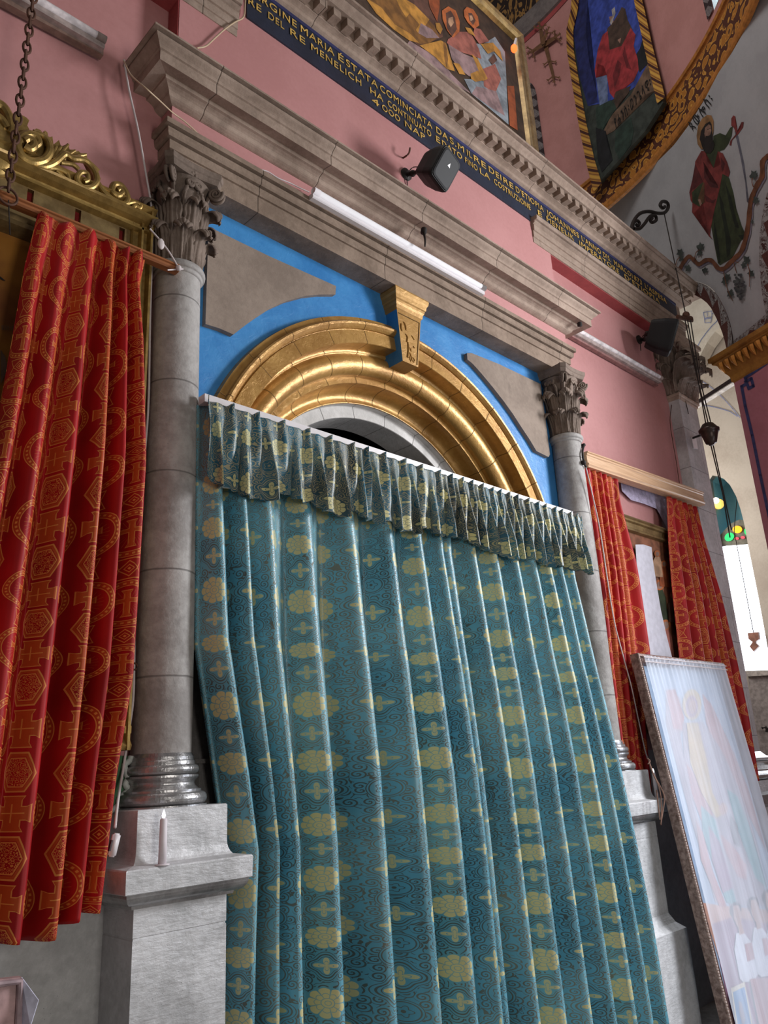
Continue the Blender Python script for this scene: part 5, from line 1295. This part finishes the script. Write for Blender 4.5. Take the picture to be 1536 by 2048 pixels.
bm = bmesh.new(); tube(bm, [aty(17, 400, 3.17), aty(20, 470, 3.2)], 0.003, 6); link('wire', bm, M_iron, ch)
Lr = [(1.075, 3.20, 4.09), (1.045, 3.19, 3.8), (1.02, 3.18, 3.2), (0.99, 3.17, 2.3), (1.02, 3.16, 1.11)]
Rr = [(1.610, 3.20, 4.09), (1.585, 3.19, 3.92), (1.625, 3.185, 3.6), (1.660, 3.18, 3.0), (1.64, 3.17, 2.0), (1.575, 3.17, 1.6), (1.53, 3.17, 1.11)]
Lr = [(1.075, 3.20, 4.09), (1.04, 3.19, 3.8), (1.005, 3.17, 3.2), (0.93, 3.15, 2.3), (0.90, 3.13, 1.11)]
bigred = curtain('curtain', Lr, Rr, 6, lambda t: 0.022+0.050*min(1, t*2.5), 1.45, M_red, seed=4, nt=110, lat=0.3, double=0.25, warp=1.0, us=0.05,
    hem=lambda s, t: (0.03*sin(s*9)*t**6-0.02*t**6*(1-s))+0.012*sin(s*2*pi*8)*max(0, 1-t*14))
tag(bigred, 'large red curtain patterned with gold crosses and roundels at the left', 'curtain', 'red church curtains')

# tube fixture on the left wall
def tubelight(name_label, a, b, d, body=M_wplas, diffuser=M_wtube, back=None):
    t = thing('tube_light', name_label, 'light'); a = Vector(a); b = Vector(b)
    bm = bmesh.new(); bar(bm, a+Vector((0, 0, -0.012)), b+Vector((0, 0, -0.012)), [(0, -d), (0, 0.008), (0.006, 0.014), (0.030, 0.014), (0.036, 0.008), (0.036, -d)]); recalc(bm); link('body', bm, body, t)
    bm = bmesh.new(); u = (b-a).normalized(); off = Vector((0, -0.018, 0.002)); tube(bm, [a+off+u*0.03, b+off-u*0.03], 0.021, 20); link('glass_tube', bm, diffuser, t, True)
    for p, s in ((a, 1), (b, -1)):
        bm = bmesh.new(); tube(bm, [p+off+u*0.0*s, p+off+u*0.05*s], 0.023, 16); link('end_cap', bm, body, t, True)
    return t
tubelight('white twin-channel tube light fixed across the pink frieze of the portal', aty(623, 384, 3.22), aty(966, 580, 3.22), 0.07)
tubelight('unlit tube light on a brown board at the upper left wall', aty(-40, -62, 3.33), aty(208, 86, 3.33), 0.03, flat('dusty_white_metal', (0.36, 0.29, 0.27), 0.5), flat('dusty_glass_tube', (0.58, 0.52, 0.52), 0.2))
tubelight('long unlit tube light on the right pink wall', aty(1140, 655, 3.35), aty(1320, 758, 3.35), 0.05, flat('dusty_white_metal', (0.36, 0.29, 0.27), 0.5), flat('clean_glass_tube', (0.78, 0.72, 0.72), 0.2))
def trunk(label, pts, w, y, mat):
    o = bmesh.new()
    a = aty(*pts[0], y); b = aty(*pts[1], y); bar(o, a, b, [(0, -0.03), (0, 0.012), (w, 0.012), (w, -0.03)]); recalc(o); tag(link('mounting_board', o, mat), label, 'mounting board')
trunk('brown mounting board under the unlit tube light at the upper left', ((-40, -30), (205, 103)), 0.035, 3.37, flat('brown_board_paint', (0.22, 0.14, 0.11), 0.6))
trunk('dark-edged mounting strip under the long tube light on the right wall', ((1140, 668), (1314, 768)), 0.028, 3.38, flat('mauve_brown_strip', (0.26, 0.13, 0.12), 0.6))

# cables
def cable(label, pts, y, r, mat):
    bm = bmesh.new(); P = [aty(p[0], p[1], p[2] if len(p) > 2 else y) for p in pts]; tube(bm, smooth_path(P, 6), r, 8)
    return tag(link('cable', bm, mat, None, True), label, 'cable')
cable('pair of white cables running down beside the left column from the cornice corner', [(248, 120, 3.36), (258, 180), (276, 260), (292, 350), (303, 420), (304, 500), (300, 640), (297, 800), (290, 900), (281, 1010), (272, 1110), (269, 1230), (268, 1330), (266, 1400), (258, 1460), (246, 1540), (236, 1600, 3.28), (230, 1655, 3.15)], 3.345, 0.006, M_cable)
cable('thin cream cable looping from the cornice corner over the pink frieze', [(248, 122, 3.36), (262, 150, 3.2), (290, 175, 3.05), (318, 200, 3.1), (345, 225, 3.24), (372, 245, 3.27), (402, 273, 3.29)], 3.2, 0.004, M_cream_c)
cable('short cream cable climbing the pink wall to the end of the navy inscription', [(394, 96), (412, 92), (430, 76), (450, 58), (470, 44), (487, 34), (490, 10), (492, -20)], F-0.02, 0.005, M_cream_c)
cable('thin cream cable feeding the white tube light', [(518, 339), (535, 343), (556, 356), (580, 366), (600, 376), (618, 384)], F-0.03, 0.004, M_cable)
sw = thing('cable_switch', 'white inline rocker switch hanging beside the left pedestal', 'switch')
bm = bmesh.new(); pS = aty(228, 1690, 3.12); m_ = Matrix.Translation(pS) @ Matrix.Rotation(0.22, 4, 'Y') @ Matrix.Diagonal((0.032, 0.022, 0.085, 1)); bmesh.ops.create_cube(bm, size=1, matrix=m_); bmesh.ops.bevel(bm, geom=bm.edges[:], offset=0.006, segments=3, affect='EDGES'); link('switch_body', bm, M_wplas, sw, True)
bm = bmesh.new(); m_ = Matrix.Translation(pS+Vector((-0.017, -0.004, 0))) @ Matrix.Rotation(0.22, 4, 'Y') @ Matrix.Diagonal((0.006, 0.014, 0.04, 1)); bmesh.ops.create_cube(bm, size=1, matrix=m_); link('rocker', bm, flat('dark_rocker', (0.06, 0.04, 0.045), 0.5), sw)['label'] = 'dark rocker key'
bm = bmesh.new(); pt = aty(268, 1333, 3.34); tube(bm, smooth_path([pt+Vector((0.014*cos(a), -0.004, 0.014*sin(a))) for a in np.linspace(0, 5.5, 12)], 3), 0.004, 6); tube(bm, [pt+Vector((-0.04, 0.02, -0.01)), pt], 0.004, 6); tag(link('cable_hook', bm, M_rust, None, True), 'small wire hook holding the white cables at the frame edge', 'hook')

# candles
def candle(label, p, h):
    t = thing('candle', label, 'candle', 'electric taper candles'); bm = bmesh.new(); x, y, z = p
    lathe(bm, [(0.0001, z), (0.028, z), (0.029, z+0.004), (0.020, z+0.006), (0.0001, z+0.006)], x, y, 28); link('drip_base', bm, M_wax, t, True)
    bm = bmesh.new(); lathe(bm, [(0.0001, z+0.005), (0.0165, z+0.005), (0.0155, z+h*0.5), (0.0142, z+h-0.006), (0.010, z+h), (0.0001, z+h)], x, y, 24); link('stick', bm, M_wax, t, True)
    bm = bmesh.new(); lathe(bm, [(0.0001, z+h-0.002), (0.006, z+h+0.003), (0.0075, z+h+0.010), (0.005, z+h+0.022), (0.0001, z+h+0.034)], x, y, 16); link('flame', bm, M_flame, t, True)
    return t
candle('white electric taper candle standing on the left column pedestal', (1.745, 3.087, 1.270), 0.175)
candle('white electric taper candle standing at the corner of the right column pedestal', (5.872, 3.13, 1.268), 0.185)

# plastic-wrapped icon at the bottom left
wi = thing('wrapped_icon', 'pale plastic-wrapped framed icon poking in at the bottom left corner', 'picture')
P = [aty(x, y, 2.95) for x, y in ((-60, 1966), (44, 1954), (38, 2090), (-60, 2120))]
bm = bmesh.new(); prism(bm, P, (0, 0.03, 0)); recalc(bm); link('icon_panel', bm, flat('faded_rose_icon', (0.42, 0.27, 0.27), 0.4), wi)
bm = bmesh.new(); tube(bm, [aty(x, y, 2.945) for x, y in ((-60, 1975), (40, 1963), (35, 2090))], 0.012, 8); link('studded_frame', bm, flat('grey_mauve_frame', (0.34, 0.25, 0.27), 0.5), wi)
bm = bmesh.new(); A = [aty(44, 1954, 2.95), aty(78, 2000, 2.9), aty(62, 2052, 2.9), aty(40, 2090, 2.95)]; bm.faces.new([bm.verts.new(p) for p in A]); A2 = [aty(44, 1954, 2.95), aty(78, 2000, 2.9), aty(60, 1985, 3.05)]; bm.faces.new([bm.verts.new(p) for p in A2])
o = link('plastic_wrap', bm, flat('milky_plastic_wrap', (0.55, 0.55, 0.68), 0.3), wi); md = o.modifiers.new('t', 'SOLIDIFY'); md.thickness = 0.003

# ================================================================== SPEAKERS, HOOKS
def speaker(label, c, face, up, w, h, d, wall, lm):
    t = thing('loudspeaker', label, 'speaker', 'wall loudspeakers'); c = Vector(c); f = Vector(face).normalized(); u = Vector(up); u = (u-f*u.dot(f)).normalized(); r = u.cross(f)*-1
    M3 = Matrix((r, f, u)).transposed().to_4x4(); M3.translation = c
    bm = bmesh.new(); rows = []
    for yy, s in ((-d/2, 0.70), (-d/2+0.02, 0.76), (0.0, 0.93), (d/2-0.03, 1.0), (d/2-0.008, 0.99), (d/2, 0.95)):
        ring_ = []
        for k in range(32):
            a = 2*pi*k/32+0.001; cx = abs(cos(a))**0.28*(1 if cos(a) > 0 else -1); cz = abs(sin(a))**0.28*(1 if sin(a) > 0 else -1)
            ring_.append(M3 @ Vector((cx*w/2*s, yy, cz*h/2*s)))
        rows.append(ring_)
    loft(bm, rows, True, True); recalc(bm); link('cabinet', bm, M_black, t, False)
    bm = bmesh.new(); rows = []
    for yy, s in ((d/2-0.002, 0.93), (d/2+0.006, 0.90), (d/2+0.010, 0.80)):
        rows.append([M3 @ Vector((abs(cos(a))**0.30*(1 if cos(a) > 0 else -1)*w/2*s, yy, abs(sin(a))**0.30*(1 if sin(a) > 0 else -1)*h/2*s)) for a in [2*pi*k/32+0.001 for k in range(32)]])
    loft(bm, rows, True, True); recalc(bm); link('grille', bm, M_grille, t)
    bm = bmesh.new(); s_ = 0.016; bm.faces.new([bm.verts.new(M3 @ Vector((lm[0]*w/2+a*s_, d/2+0.0125, lm[1]*h/2+b*s_))) for a, b in ((-1, -0.9), (1, -0.9), (0, 1.0))]); g = link('maker_badge', bm, M_wplas, t); g['label'] = 'small white triangle badge'
    wl = Vector(wall); bm = bmesh.new(); tube(bm, [wl, wl+Vector((0, -0.018, 0))], 0.050, 20); tube(bm, smooth_path([wl+Vector((0, -0.01, 0)), wl+Vector((0.02, -0.06, -0.01)), c-f*d*0.5+Vector((0, 0.02, 0)), c-f*d*0.3], 5), 0.016, 10)
    ico(bm, wl+Vector((0.02, -0.055, -0.01)), 0.026); ico(bm, c-f*d*0.52, 0.028)
    link('wall_bracket', bm, M_iron, t, True)
    bm = bmesh.new(); tube(bm, smooth_path([c-f*d*0.45, wl+Vector((0.03, -0.06, 0.05)), wl+Vector((0.0, -0.02, -0.02)), wl+Vector((0.005, -0.005, -0.13))], 5), 0.004, 6); link('lead', bm, M_iron, t, True)
    return t
C1 = aty(872, 338, 3.02)
speaker('black loudspeaker on the pink wall over the centre of the portal', C1, (0.10, -0.85, -0.50), (0.25, -0.4, 1), 0.235, 0.26, 0.20, aty(811, 350, F), (0.0, 0.25))
C2 = aty(1321, 672, 3.10)
speaker('black loudspeaker with grey grille near the carved pier at the right', C2, (0.55, -0.75, -0.36), (-0.15, -0.25, 1), 0.28, 0.36, 0.26, aty(1277, 680, W), (0.0, -0.72))
bm = bmesh.new(); tube(bm, smooth_path([aty(806, 316, F), aty(812, 312, F-0.05), aty(818, 306, F-0.08), aty(820, 296, F-0.08)], 4), 0.007, 8); tag(link('wall_hook', bm, M_rust, None, True), 'small rusty hook in the pink wall left of the centre loudspeaker', 'hook')
bm = bmesh.new(); tube(bm, [aty(848, 458, 3.14), aty(847, 466, 3.14)], 0.022, 8); tube(bm, smooth_path([aty(847, 464, 3.14), aty(850, 478, 3.12), aty(850, 493, 3.12)], 4), lambda t: 0.010-0.005*t, 8); tag(link('iron_spike', bm, M_iron, None, True), 'black iron spike under the portal cornice above the white tube light', 'hook')
bm = bmesh.new(); pq = aty(1159, 646, 3.15); tube(bm, [pq, pq+Vector((0, 0, -0.03))], 0.022, 12, cap=True); tag(link('socket_stub', bm, M_iron, None, True), 'round black socket under the right end of the portal cornice', 'socket')

# scrolled iron bracket with pulley lines
br = thing('scroll_bracket', 'wrought iron scroll bracket rising from the upper cornice', 'bracket')
bm = bmesh.new(); yb = 3.12; bp_ = lambda x, y: aty(x, y, yb)
z3b = lambda pts, sc=1536/536.0: [(1000+a/sc, b/sc) for a, b in pts]
for C, r in (([(750, 1325), (765, 1270), (800, 1225), (850, 1212), (900, 1222), (945, 1218), (965, 1185), (955, 1160), (930, 1155), (918, 1175), (930, 1192), (945, 1185)], 0.020), ([(760, 1310), (765, 1280), (785, 1265), (800, 1280), (790, 1295), (780, 1285)], 0.017),
             ([(765, 1310), (800, 1310), (830, 1280), (860, 1240), (890, 1238), (895, 1262), (872, 1275), (862, 1262), (872, 1252)], 0.019)):
    tube(bm, smooth_path([bp_(x, y) for x, y in z3b(C)], 5), r, 8)
link('scrollwork', bm, M_iron, br, True)
bm = bmesh.new(); tube(bm, [bp_(1328, 425), aty(1372, 632, 3.0)], 0.006, 6); link('hanging_cord', bm, M_iron, br)
pu = thing('pulley_block', 'rusty iron pulley bar hanging on the cord before the carved pier', 'pulley')
bm = bmesh.new(); tube(bm, [aty(1355, 634, 3.0), aty(1384, 640, 3.0)], 0.028, 8, 0.6); ico(bm, aty(1372, 630, 3.0), 0.04); ico(bm, aty(1380, 638, 3.0), 0.035); link('pulley_bar', bm, M_rust, pu)
for xs_ in (((1370, 640), (1391, 740), (1422, 870), (1463, 1060)), ((1375, 640), (1412, 850), (1446, 990), (1460, 1075)), ((1381, 640), (1400, 760), (1424, 855))):
    bm = bmesh.new(); tube(bm, [aty(x, y, 2.95) for x, y in xs_], 0.006, 6); link('cord', bm, M_iron, pu)
bl_ = thing('bell_counterweight', 'dark bell-shaped metal bowl hanging on the pulley cords', 'bell')
bm = bmesh.new(); pb_ = aty(1420, 872, 2.93); prb = [(0.0001, -0.10), (0.025, -0.10), (0.03, -0.085), (0.055, -0.075), (0.075, 0.0), (0.088, 0.04), (0.10, 0.045), (0.102, 0.07), (0.09, 0.08), (0.055, 0.13), (0.02, 0.145), (0.0001, 0.145)]
lathe(bm, [(r_, pb_.z+z_) for r_, z_ in prb], pb_.x, pb_.y, 28); recalc(bm); link('bowl', bm, flat('bronze_dark_metal', (0.05, 0.035, 0.03), 0.35, 0.6), bl_, True)
wb = thing('wall_bracket', 'small perforated white metal bracket on the face of the carved pier', 'bracket')
bm = bmesh.new(); prism(bm, [aty(x, y, F-0.01) for x, y in ((1383, 874), (1392, 874), (1396, 898), (1388, 896))], (0, 0.008, 0)); link('plate', bm, M_wplas, wb)
bm = bmesh.new(); tube(bm, [aty(1386, 876, F-0.02), aty(1408, 868, 3.1)], 0.012, 6); link('arm', bm, M_iron, wb)
cable('thin dark cable hanging loosely down the shadowed side of the carved pier', [(1341, 760), (1344, 800), (1340, 840), (1345, 880), (1352, 920), (1359, 968)], 3.39, 0.004, M_rust)
cable('thin grey cable crossing the face of the carved pier below its capital', [(1372, 762), (1369, 785), (1372, 805), (1377, 828)], F-0.01, 0.004, M_iron)

# ================================================================== RIGHT BAY
rr_ = thing('curtain_pelmet', 'pale wooden moulded pelmet over the red curtains in the right bay', 'pelmet')
PAa = aty(1171, 903, 3.24); PBb = aty(1404, 985, 3.24)
bm = bmesh.new(); bar(bm, PAa, PBb, [(0, -0.08), (0, 0.02), (0.012, 0.022), (0.016, 0.012), (0.03, 0.012), (0.036, 0.004), (0.10, 0.004), (0.106, 0.014), (0.118, 0.016), (0.128, 0.006), (0.14, 0.006), (0.14, -0.08)]); recalc(bm); link('board', bm, M_woodl, rr_)
bm = bmesh.new(); tube(bm, [aty(1162, 893, 3.3), aty(1168, 890, 3.24)], 0.016, 8); tube(bm, smooth_path([aty(1168, 890, 3.24), aty(1165, 905, 3.22), aty(1168, 925, 3.22), aty(1173, 935, 3.22)], 4), 0.009, 6); ico(bm, aty(1167, 925, 3.22), 0.022); link('hook_and_tie', bm, M_iron, rr_, True)['label'] = 'black iron hook with knotted tie'
def red(label, L, R, nf, w, seed, us): 
    o = curtain('curtain', L, R, nf, lambda t: 0.016+0.034*min(1, t*3), w, M_red, seed=seed, nt=80, lat=0.25, double=0.25, us=us, hem=lambda s, t: 0.01*sin(s*2*pi*nf)*max(0, 1-t*14)+0.03*sin(s*7)*t**6)
    tag(o, label, 'curtain', 'red church curtains'); return o
red('red gold-patterned curtain gathered beside the right column', [(5.71, 3.27, 3.93), (5.66, 3.27, 3.2), (5.60, 3.27, 2.3), (5.60, 3.27, 1.12)], [(6.27, 3.27, 3.93), (6.24, 3.27, 3.7), (6.38, 3.27, 3.2), (6.40, 3.27, 2.4), (6.05, 3.27, 1.8), (5.98, 3.27, 1.12)], 6, 1.25, 31, 0.0)
red('red gold-patterned curtain hanging right of the wall icon, by the carved pier', [(7.20, 3.27, 3.97), (7.10, 3.27, 3.5), (7.02, 3.27, 2.9), (6.95, 3.27, 2.3), (7.1, 3.27, 1.3)], [(7.84, 3.27, 3.97), (7.85, 3.27, 3.6), (7.93, 3.25, 3.0), (7.96, 3.22, 2.4), (7.95, 3.20, 1.9), (7.9, 3.2, 1.3)], 6, 1.3, 37, 0.11)
cable('thin pale string crossing down the red curtain beside the right column', [(1172, 935), (1185, 990), (1200, 1060), (1215, 1160), (1228, 1240), (1243, 1300), (1262, 1370), (1275, 1430), (1290, 1500), (1297, 1520)], 3.19, 0.005, M_cable)
bm = bmesh.new()
for C in ([(1297, 1520), (1305, 1545), (1318, 1575), (1323, 1610), (1322, 1650)], [(1297, 1520), (1308, 1550), (1328, 1590), (1326, 1620), (1321, 1648)], [(1294, 1516), (1300, 1522), (1296, 1528)], [(1313, 1580), (1318, 1625), (1320, 1640)]): tube(bm, smooth_path([aty(x, y, 2.98) for x, y in C], 4), 0.0045, 6)
tag(link('string_bundle', bm, flat('brown_twine', (0.20, 0.11, 0.08), 0.8), None, True), 'loose brown twine hanging over the right pedestal slab', 'string')
# framed wall icon
ic = thing('framed_wall_icon', 'tall dark-framed icon hung on the right pink wall between two red curtains', 'picture')
yi2 = W-0.04; ix0, ix1, iz0, iz1 = 6.12, 7.52, 1.75, 3.66
bm = bmesh.new()
mold = [(0, -0.03), (0, 0.05), (0.02, 0.065), (0.03, 0.05), (0.05, 0.055), (0.06, 0.035), (0.10, 0.030), (0.115, 0.045), (0.13, 0.04), (0.14, 0.0), (0.14, -0.03)]
bar(bm, (ix0, yi2, iz1), (ix1, yi2, iz1), mold); recalc(bm); link('top_rail', bm, M_giltd, ic)
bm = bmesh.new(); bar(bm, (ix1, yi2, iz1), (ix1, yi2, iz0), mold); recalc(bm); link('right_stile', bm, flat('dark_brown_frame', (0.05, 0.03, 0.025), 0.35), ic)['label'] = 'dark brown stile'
bm = bmesh.new(); bar(bm, (ix0+0.14, yi2, iz0), (ix0+0.14, yi2, iz1), mold); recalc(bm); link('left_stile', bm, M_giltd, ic)
q_b = pc('icon_brown_ground', (0.22, 0.085, 0.045)); bxo('icon_board', (ix0+0.1, yi2-0.005, iz0), (ix1-0.12, yi2+0.01, iz1-0.12), q_b, ic)
oyi = lambda x, y: aty(x, y, yi2-0.006)
z7 = lambda pts, sc=3.7225: [(1136+a/sc, 850+b/sc) for a, b in pts]
def person(cx, cy, s, robe, head=True):
    a = [(robe, [(cx-1.6*s, cy+9*s), (cx-1.8*s, cy+3*s), (cx-0.7*s, cy+1.1*s), (cx+0.8*s, cy+1.2*s), (cx+1.6*s, cy+3.2*s), (cx+2.3*s, cy+9.4*s)])]
    if head: a += [(q6, [(cx+1.25*s*cos(2*pi*k/12), cy+1.35*s*sin(2*pi*k/12)) for k in range(12)]), (skn, [(cx+0.75*s*cos(2*pi*k/10), cy+0.1*s+0.95*s*sin(2*pi*k/10)) for k in range(10)])]
    return a
sh = person(1318, 1170, 8, g1)+person(1330, 1250, 8, q3)+person(1326, 1128, 5, q8)+person(1312, 1108, 5, q5)+person(1344, 1190, 6, q7)
decal('painted_figures', ic, sh, oyi, lift=0.004, step=0.001)
bm = bmesh.new(); A = [aty(x, y, yi2-0.055) for x, y in z7([(500, 890), (560, 890), (620, 910), (630, 1010), (660, 1200), (690, 1380), (730, 1560), (775, 1740), (560, 1800), (520, 1200)])]; f_ = bm.faces.new([bm.verts.new(p) for p in A])
o = link('glare_sheet', bm, flat('white_glare', (0.56, 0.55, 0.62), 0.7, bump=0.2, var=0.08), ic); o['label'] = 'white sheet made for the glare over the left half'; md = o.modifiers.new('t', 'SOLIDIFY'); md.thickness = 0.003  # sheet added to carry the icon's glare as plain white colour

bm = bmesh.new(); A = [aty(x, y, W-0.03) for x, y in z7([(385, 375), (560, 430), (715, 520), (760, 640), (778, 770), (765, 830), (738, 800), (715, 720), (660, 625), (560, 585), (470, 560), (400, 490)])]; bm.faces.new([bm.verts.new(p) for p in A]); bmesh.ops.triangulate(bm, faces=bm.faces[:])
o = link('light_patch_sheet', bm, flat('lavender_light_patch', (0.42, 0.38, 0.52), 0.8, bump=0.6), None); md = o.modifiers.new('t', 'SOLIDIFY'); md.thickness = 0.002  # added sheet; its pale lavender stands for a light patch on the wall
tag(o, 'pale lavender sheet standing in for a light patch under the wooden pelmet above the wall icon', 'light patch')
# big leaning icon behind sheer net
li = thing('leaning_icon', 'big framed icon under white sheer net, leaning against the wall at the right', 'picture')
LX0, LX1 = 5.80, 7.36; TZ = 2.34; TY = 3.13; BY = 2.835
def lpn(u, w, d=0.0):      # u across 0..1, w height 0 (floor)..1 (top), d towards the room
    z = ZF+(TZ-ZF)*w; y = BY+(TY-BY)*w; n = Vector((0, -(TZ-ZF), (TY-BY))).normalized(); return Vector((LX0+(LX1-LX0)*u, y, z))+n*d
LW = LX1-LX0; LH = sqrt((TZ-ZF)**2+(TY-BY)**2)
def lbar(name, a, b, mold, lab=None, mat=None):
    bm = bmesh.new(); A = lpn(*a); Bv = lpn(*b); n = (lpn(0, 0, 1)-lpn(0, 0, 0)); d = (Bv-A).normalized(); sd = d.cross(n).normalized()
    loft(bm, [[A+sd*u+n*p, Bv+sd*u+n*p] for u, p in mold]); recalc(bm)
    return link(name, bm, mat or M_lf, li)
M_lf = mk_paint('carved_bronze_frame', (0.15, 0.09, 0.075), (0.33, 0.23, 0.20), 0.45, 0.4, bump=0.9, sc=30)
ml = [(0, -0.02), (0, 0.045), (-0.008, 0.052), (-0.022, 0.052), (-0.030, 0.030), (-0.055, 0.028), (-0.062, 0.038), (-0.075, 0.034), (-0.085, 0.0)]
mneg = [(-u, p) for u, p in ml]
lbar('left_stile', (0, 0, 0), (0, 1, 0), mneg); lbar('right_stile', (1, 0, 0), (1, 1, 0), ml); lbar('top_rail', (0, 1, 0), (1, 1, 0), mneg)
n_ = lpn(0, 0, 1)-lpn(0, 0, 0)
bm = bmesh.new()
for k in range(150):
    w_ = k/150
    for u_ in (0.004, 0.996): ico(bm, lpn(u_, w_, 0.05), 0.011) if False else None
    m_ = Matrix.Translation(lpn(0.006, w_, 0.050)) @ Matrix.Diagonal((0.010, 0.008, 0.008, 1)); bmesh.ops.create_cube(bm, size=1.3, matrix=m_)
link('carved_edge', bm, flat('pale_carved_beading', (0.50, 0.40, 0.36), 0.5), li)['label'] = 'pale carved beading along the left stile'
lc = lambda name, c: flat(name, c, 0.6, var=0.12, scale=6)
def olp(px, py):
    n = np.array(n_); return atpl(px, py, tuple(lpn(0, 0, 0.0)), tuple(n))
bm = bmesh.new(); prism(bm, [lpn(0.01, 0, 0), lpn(0.99, 0, 0), lpn(0.99, 0.99, 0), lpn(0.01, 0.99, 0)], -n_*0.02); recalc(bm); link('painted_board', bm, lc('leaning_icon_sky', (0.40, 0.52, 0.68)), li)
l1 = lc('li_rose', (0.50, 0.22, 0.22)); l2 = lc('li_gold', (0.62, 0.45, 0.20)); l3 = lc('li_teal', (0.12, 0.36, 0.38)); l4 = lc('li_mauve', (0.34, 0.18, 0.27)); l5 = lc('li_orange', (0.62, 0.36, 0.28)); l6 = lc('li_flesh', (0.55, 0.33, 0.25)); l7 = lc('li_white', (0.75, 0.78, 0.85)); l8 = lc('li_hair', (0.08, 0.05, 0.05)); l9 = lc('li_cyan', (0.08, 0.28, 0.55)); l10 = lc('li_cream', (0.70, 0.62, 0.45)); l11 = lc('li_robe_grey', (0.42, 0.36, 0.42))
z6 = lambda pts, sc=810/296.0: [(1240+a/sc, 1300+b/sc) for a, b in pts]
def oval(cx, cy, a, b): return [(cx+a*cos(2*pi*k/16), cy+b*sin(2*pi*k/16)) for k in range(16)]
sh = [(l5, z6([(430, 1380), (560, 1400), (900, 1430), (1300, 1500), (1300, 1800), (600, 1900), (570, 1780), (500, 1560)])), (l4, z6([(500, 1500), (620, 1460), (1300, 1600), (1300, 2300), (640, 2300), (590, 1950), (560, 1780)])),
 (l11, z6([(250, 220), (330, 260), (350, 420), (330, 460), (360, 700), (420, 900), (560, 1400), (520, 1380), (380, 900), (290, 560), (250, 400)])), (l1, z6([(250, 220), (300, 215), (350, 370), (340, 440), (290, 430)])), (l1, z6([(450, 240), (500, 300), (620, 560), (700, 760), (800, 1100), (700, 900), (560, 640), (470, 400)])),
 (l11, z6([(340, 400), (450, 390), (560, 560), (650, 760), (700, 900), (760, 1100), (800, 1400), (600, 1400), (520, 1100), (430, 900), (350, 700)])), (l1, z6([(360, 620), (480, 780), (520, 900), (440, 930), (390, 780)])), (l3, z6([(440, 850), (520, 930), (560, 1100), (640, 1400), (580, 1380), (500, 1150), (450, 1000)])), (l3, z6([(580, 760), (640, 800), (700, 950), (760, 1150), (800, 1300), (740, 1250), (640, 980)])),
 (l1, z6([(410, 930), (450, 1000), (500, 1200), (580, 1400), (540, 1400), (440, 1150)])), (l1, z6([(540, 1000), (620, 1080), (690, 1180), (690, 1260), (640, 1240), (580, 1120)])), (l8, z6([(600, 900), (640, 960), (655, 1080), (620, 1060), (600, 980)])), (l4, z6([(480, 960), (540, 1050), (620, 1300), (560, 1330), (500, 1150)])),
 (l2, z6(oval(390, 300, 52, 85))), (l4, z6(oval(388, 310, 34, 60))), (l6, z6(oval(390, 310, 22, 40))), (l2, z6([(360, 400), (420, 400), (470, 600), (500, 780), (560, 900), (520, 920), (440, 780), (380, 620)])), (l6, z6(oval(560, 870, 24, 34)))]
for cx, cy, s in ((640, 1440, 1.0), (735, 1410, 0.95), (815, 1370, 0.95)):
    sh += [(l7, z6([(cx-10, cy+110), (cx+30, cy+105), (cx+80, cy+170), (cx+110, cy+330), (cx+90, cy+370), (cx+30, cy+380), (cx+10, cy+360), (cx-20, cy+200)])), (l8, z6(oval(cx-12, cy-18, 30, 44))), (l6, z6([(cx-28, cy-40), (cx, cy-44), (cx+18, cy), (cx+16, cy+60), (cx-4, cy+76), (cx-24, cy+30)])), (l6, z6([(cx-2, cy+60), (cx+16, cy+50), (cx+34, cy+110), (cx+6, cy+120)])), (l1, z6([(cx+34, cy+170), (cx+74, cy+160), (cx+90, cy+250), (cx+50, cy+265)]))]
sh += [(l1, z6([(700, 1800), (850, 1790), (900, 2100), (760, 2100)]))]
decal('painted_scene', li, sh, olp, lift=0.002, step=0.0004)
small = thing('small_icon_card', 'small blue icon card with yellow border stuck on the leaning icon', 'picture')
decal('card', small, [(l10, z6([(572, 1850), (648, 1815), (700, 2100), (640, 2200), (610, 2100)])), (l9, z6([(582, 1872), (646, 1842), (690, 2100), (640, 2180), (612, 2080)])), (l11, z6([(612, 1920), (628, 1925), (650, 2020), (635, 2060), (618, 1990)]))], lambda x, y: olp(x, y)+n_*0.03, lift=0.016, step=0.001)
# sheer net, gathered along the top rail
bm = bmesh.new(); uvs = []; rows = []; rnd = random.Random(9); ph = [rnd.uniform(0, 6.28) for _ in range(6)]
NS, NT = 170, 50
for i in range(NT+1):
    t_ = i/NT; w_ = 0.992-t_*0.985; row = []
    for j in range(NS+1):
        s_ = j/NS
        u_ = 0.03+0.94*s_
        k_ = sin(s_*2*pi*21+ph[0]+sin(s_*9))*0.009*(math.exp(-t_*6)+0.08)+sin(s_*2*pi*7+ph[1]+t_)*0.010*min(1, t_*2+0.2)+sin(s_*2*pi*3+ph[2]-t_*2)*0.006
        row.append(lpn(u_, w_, 0.056+k_+0.012)); uvs.append((s_*1.5, t_*2.4))
    rows.append(row)
loft(bm, rows); o = link('sheer_net', bm, M_sheer, li, True); uvset(o, uvs); o['label'] = 'gathered white sheer net'
bm = bmesh.new()
for zz in (0.985, 0.972): tube(bm, [lpn(0.01, zz, 0.085), lpn(0.97, zz, 0.085)], 0.004, 6)
link('net_cord', bm, M_cable, li)
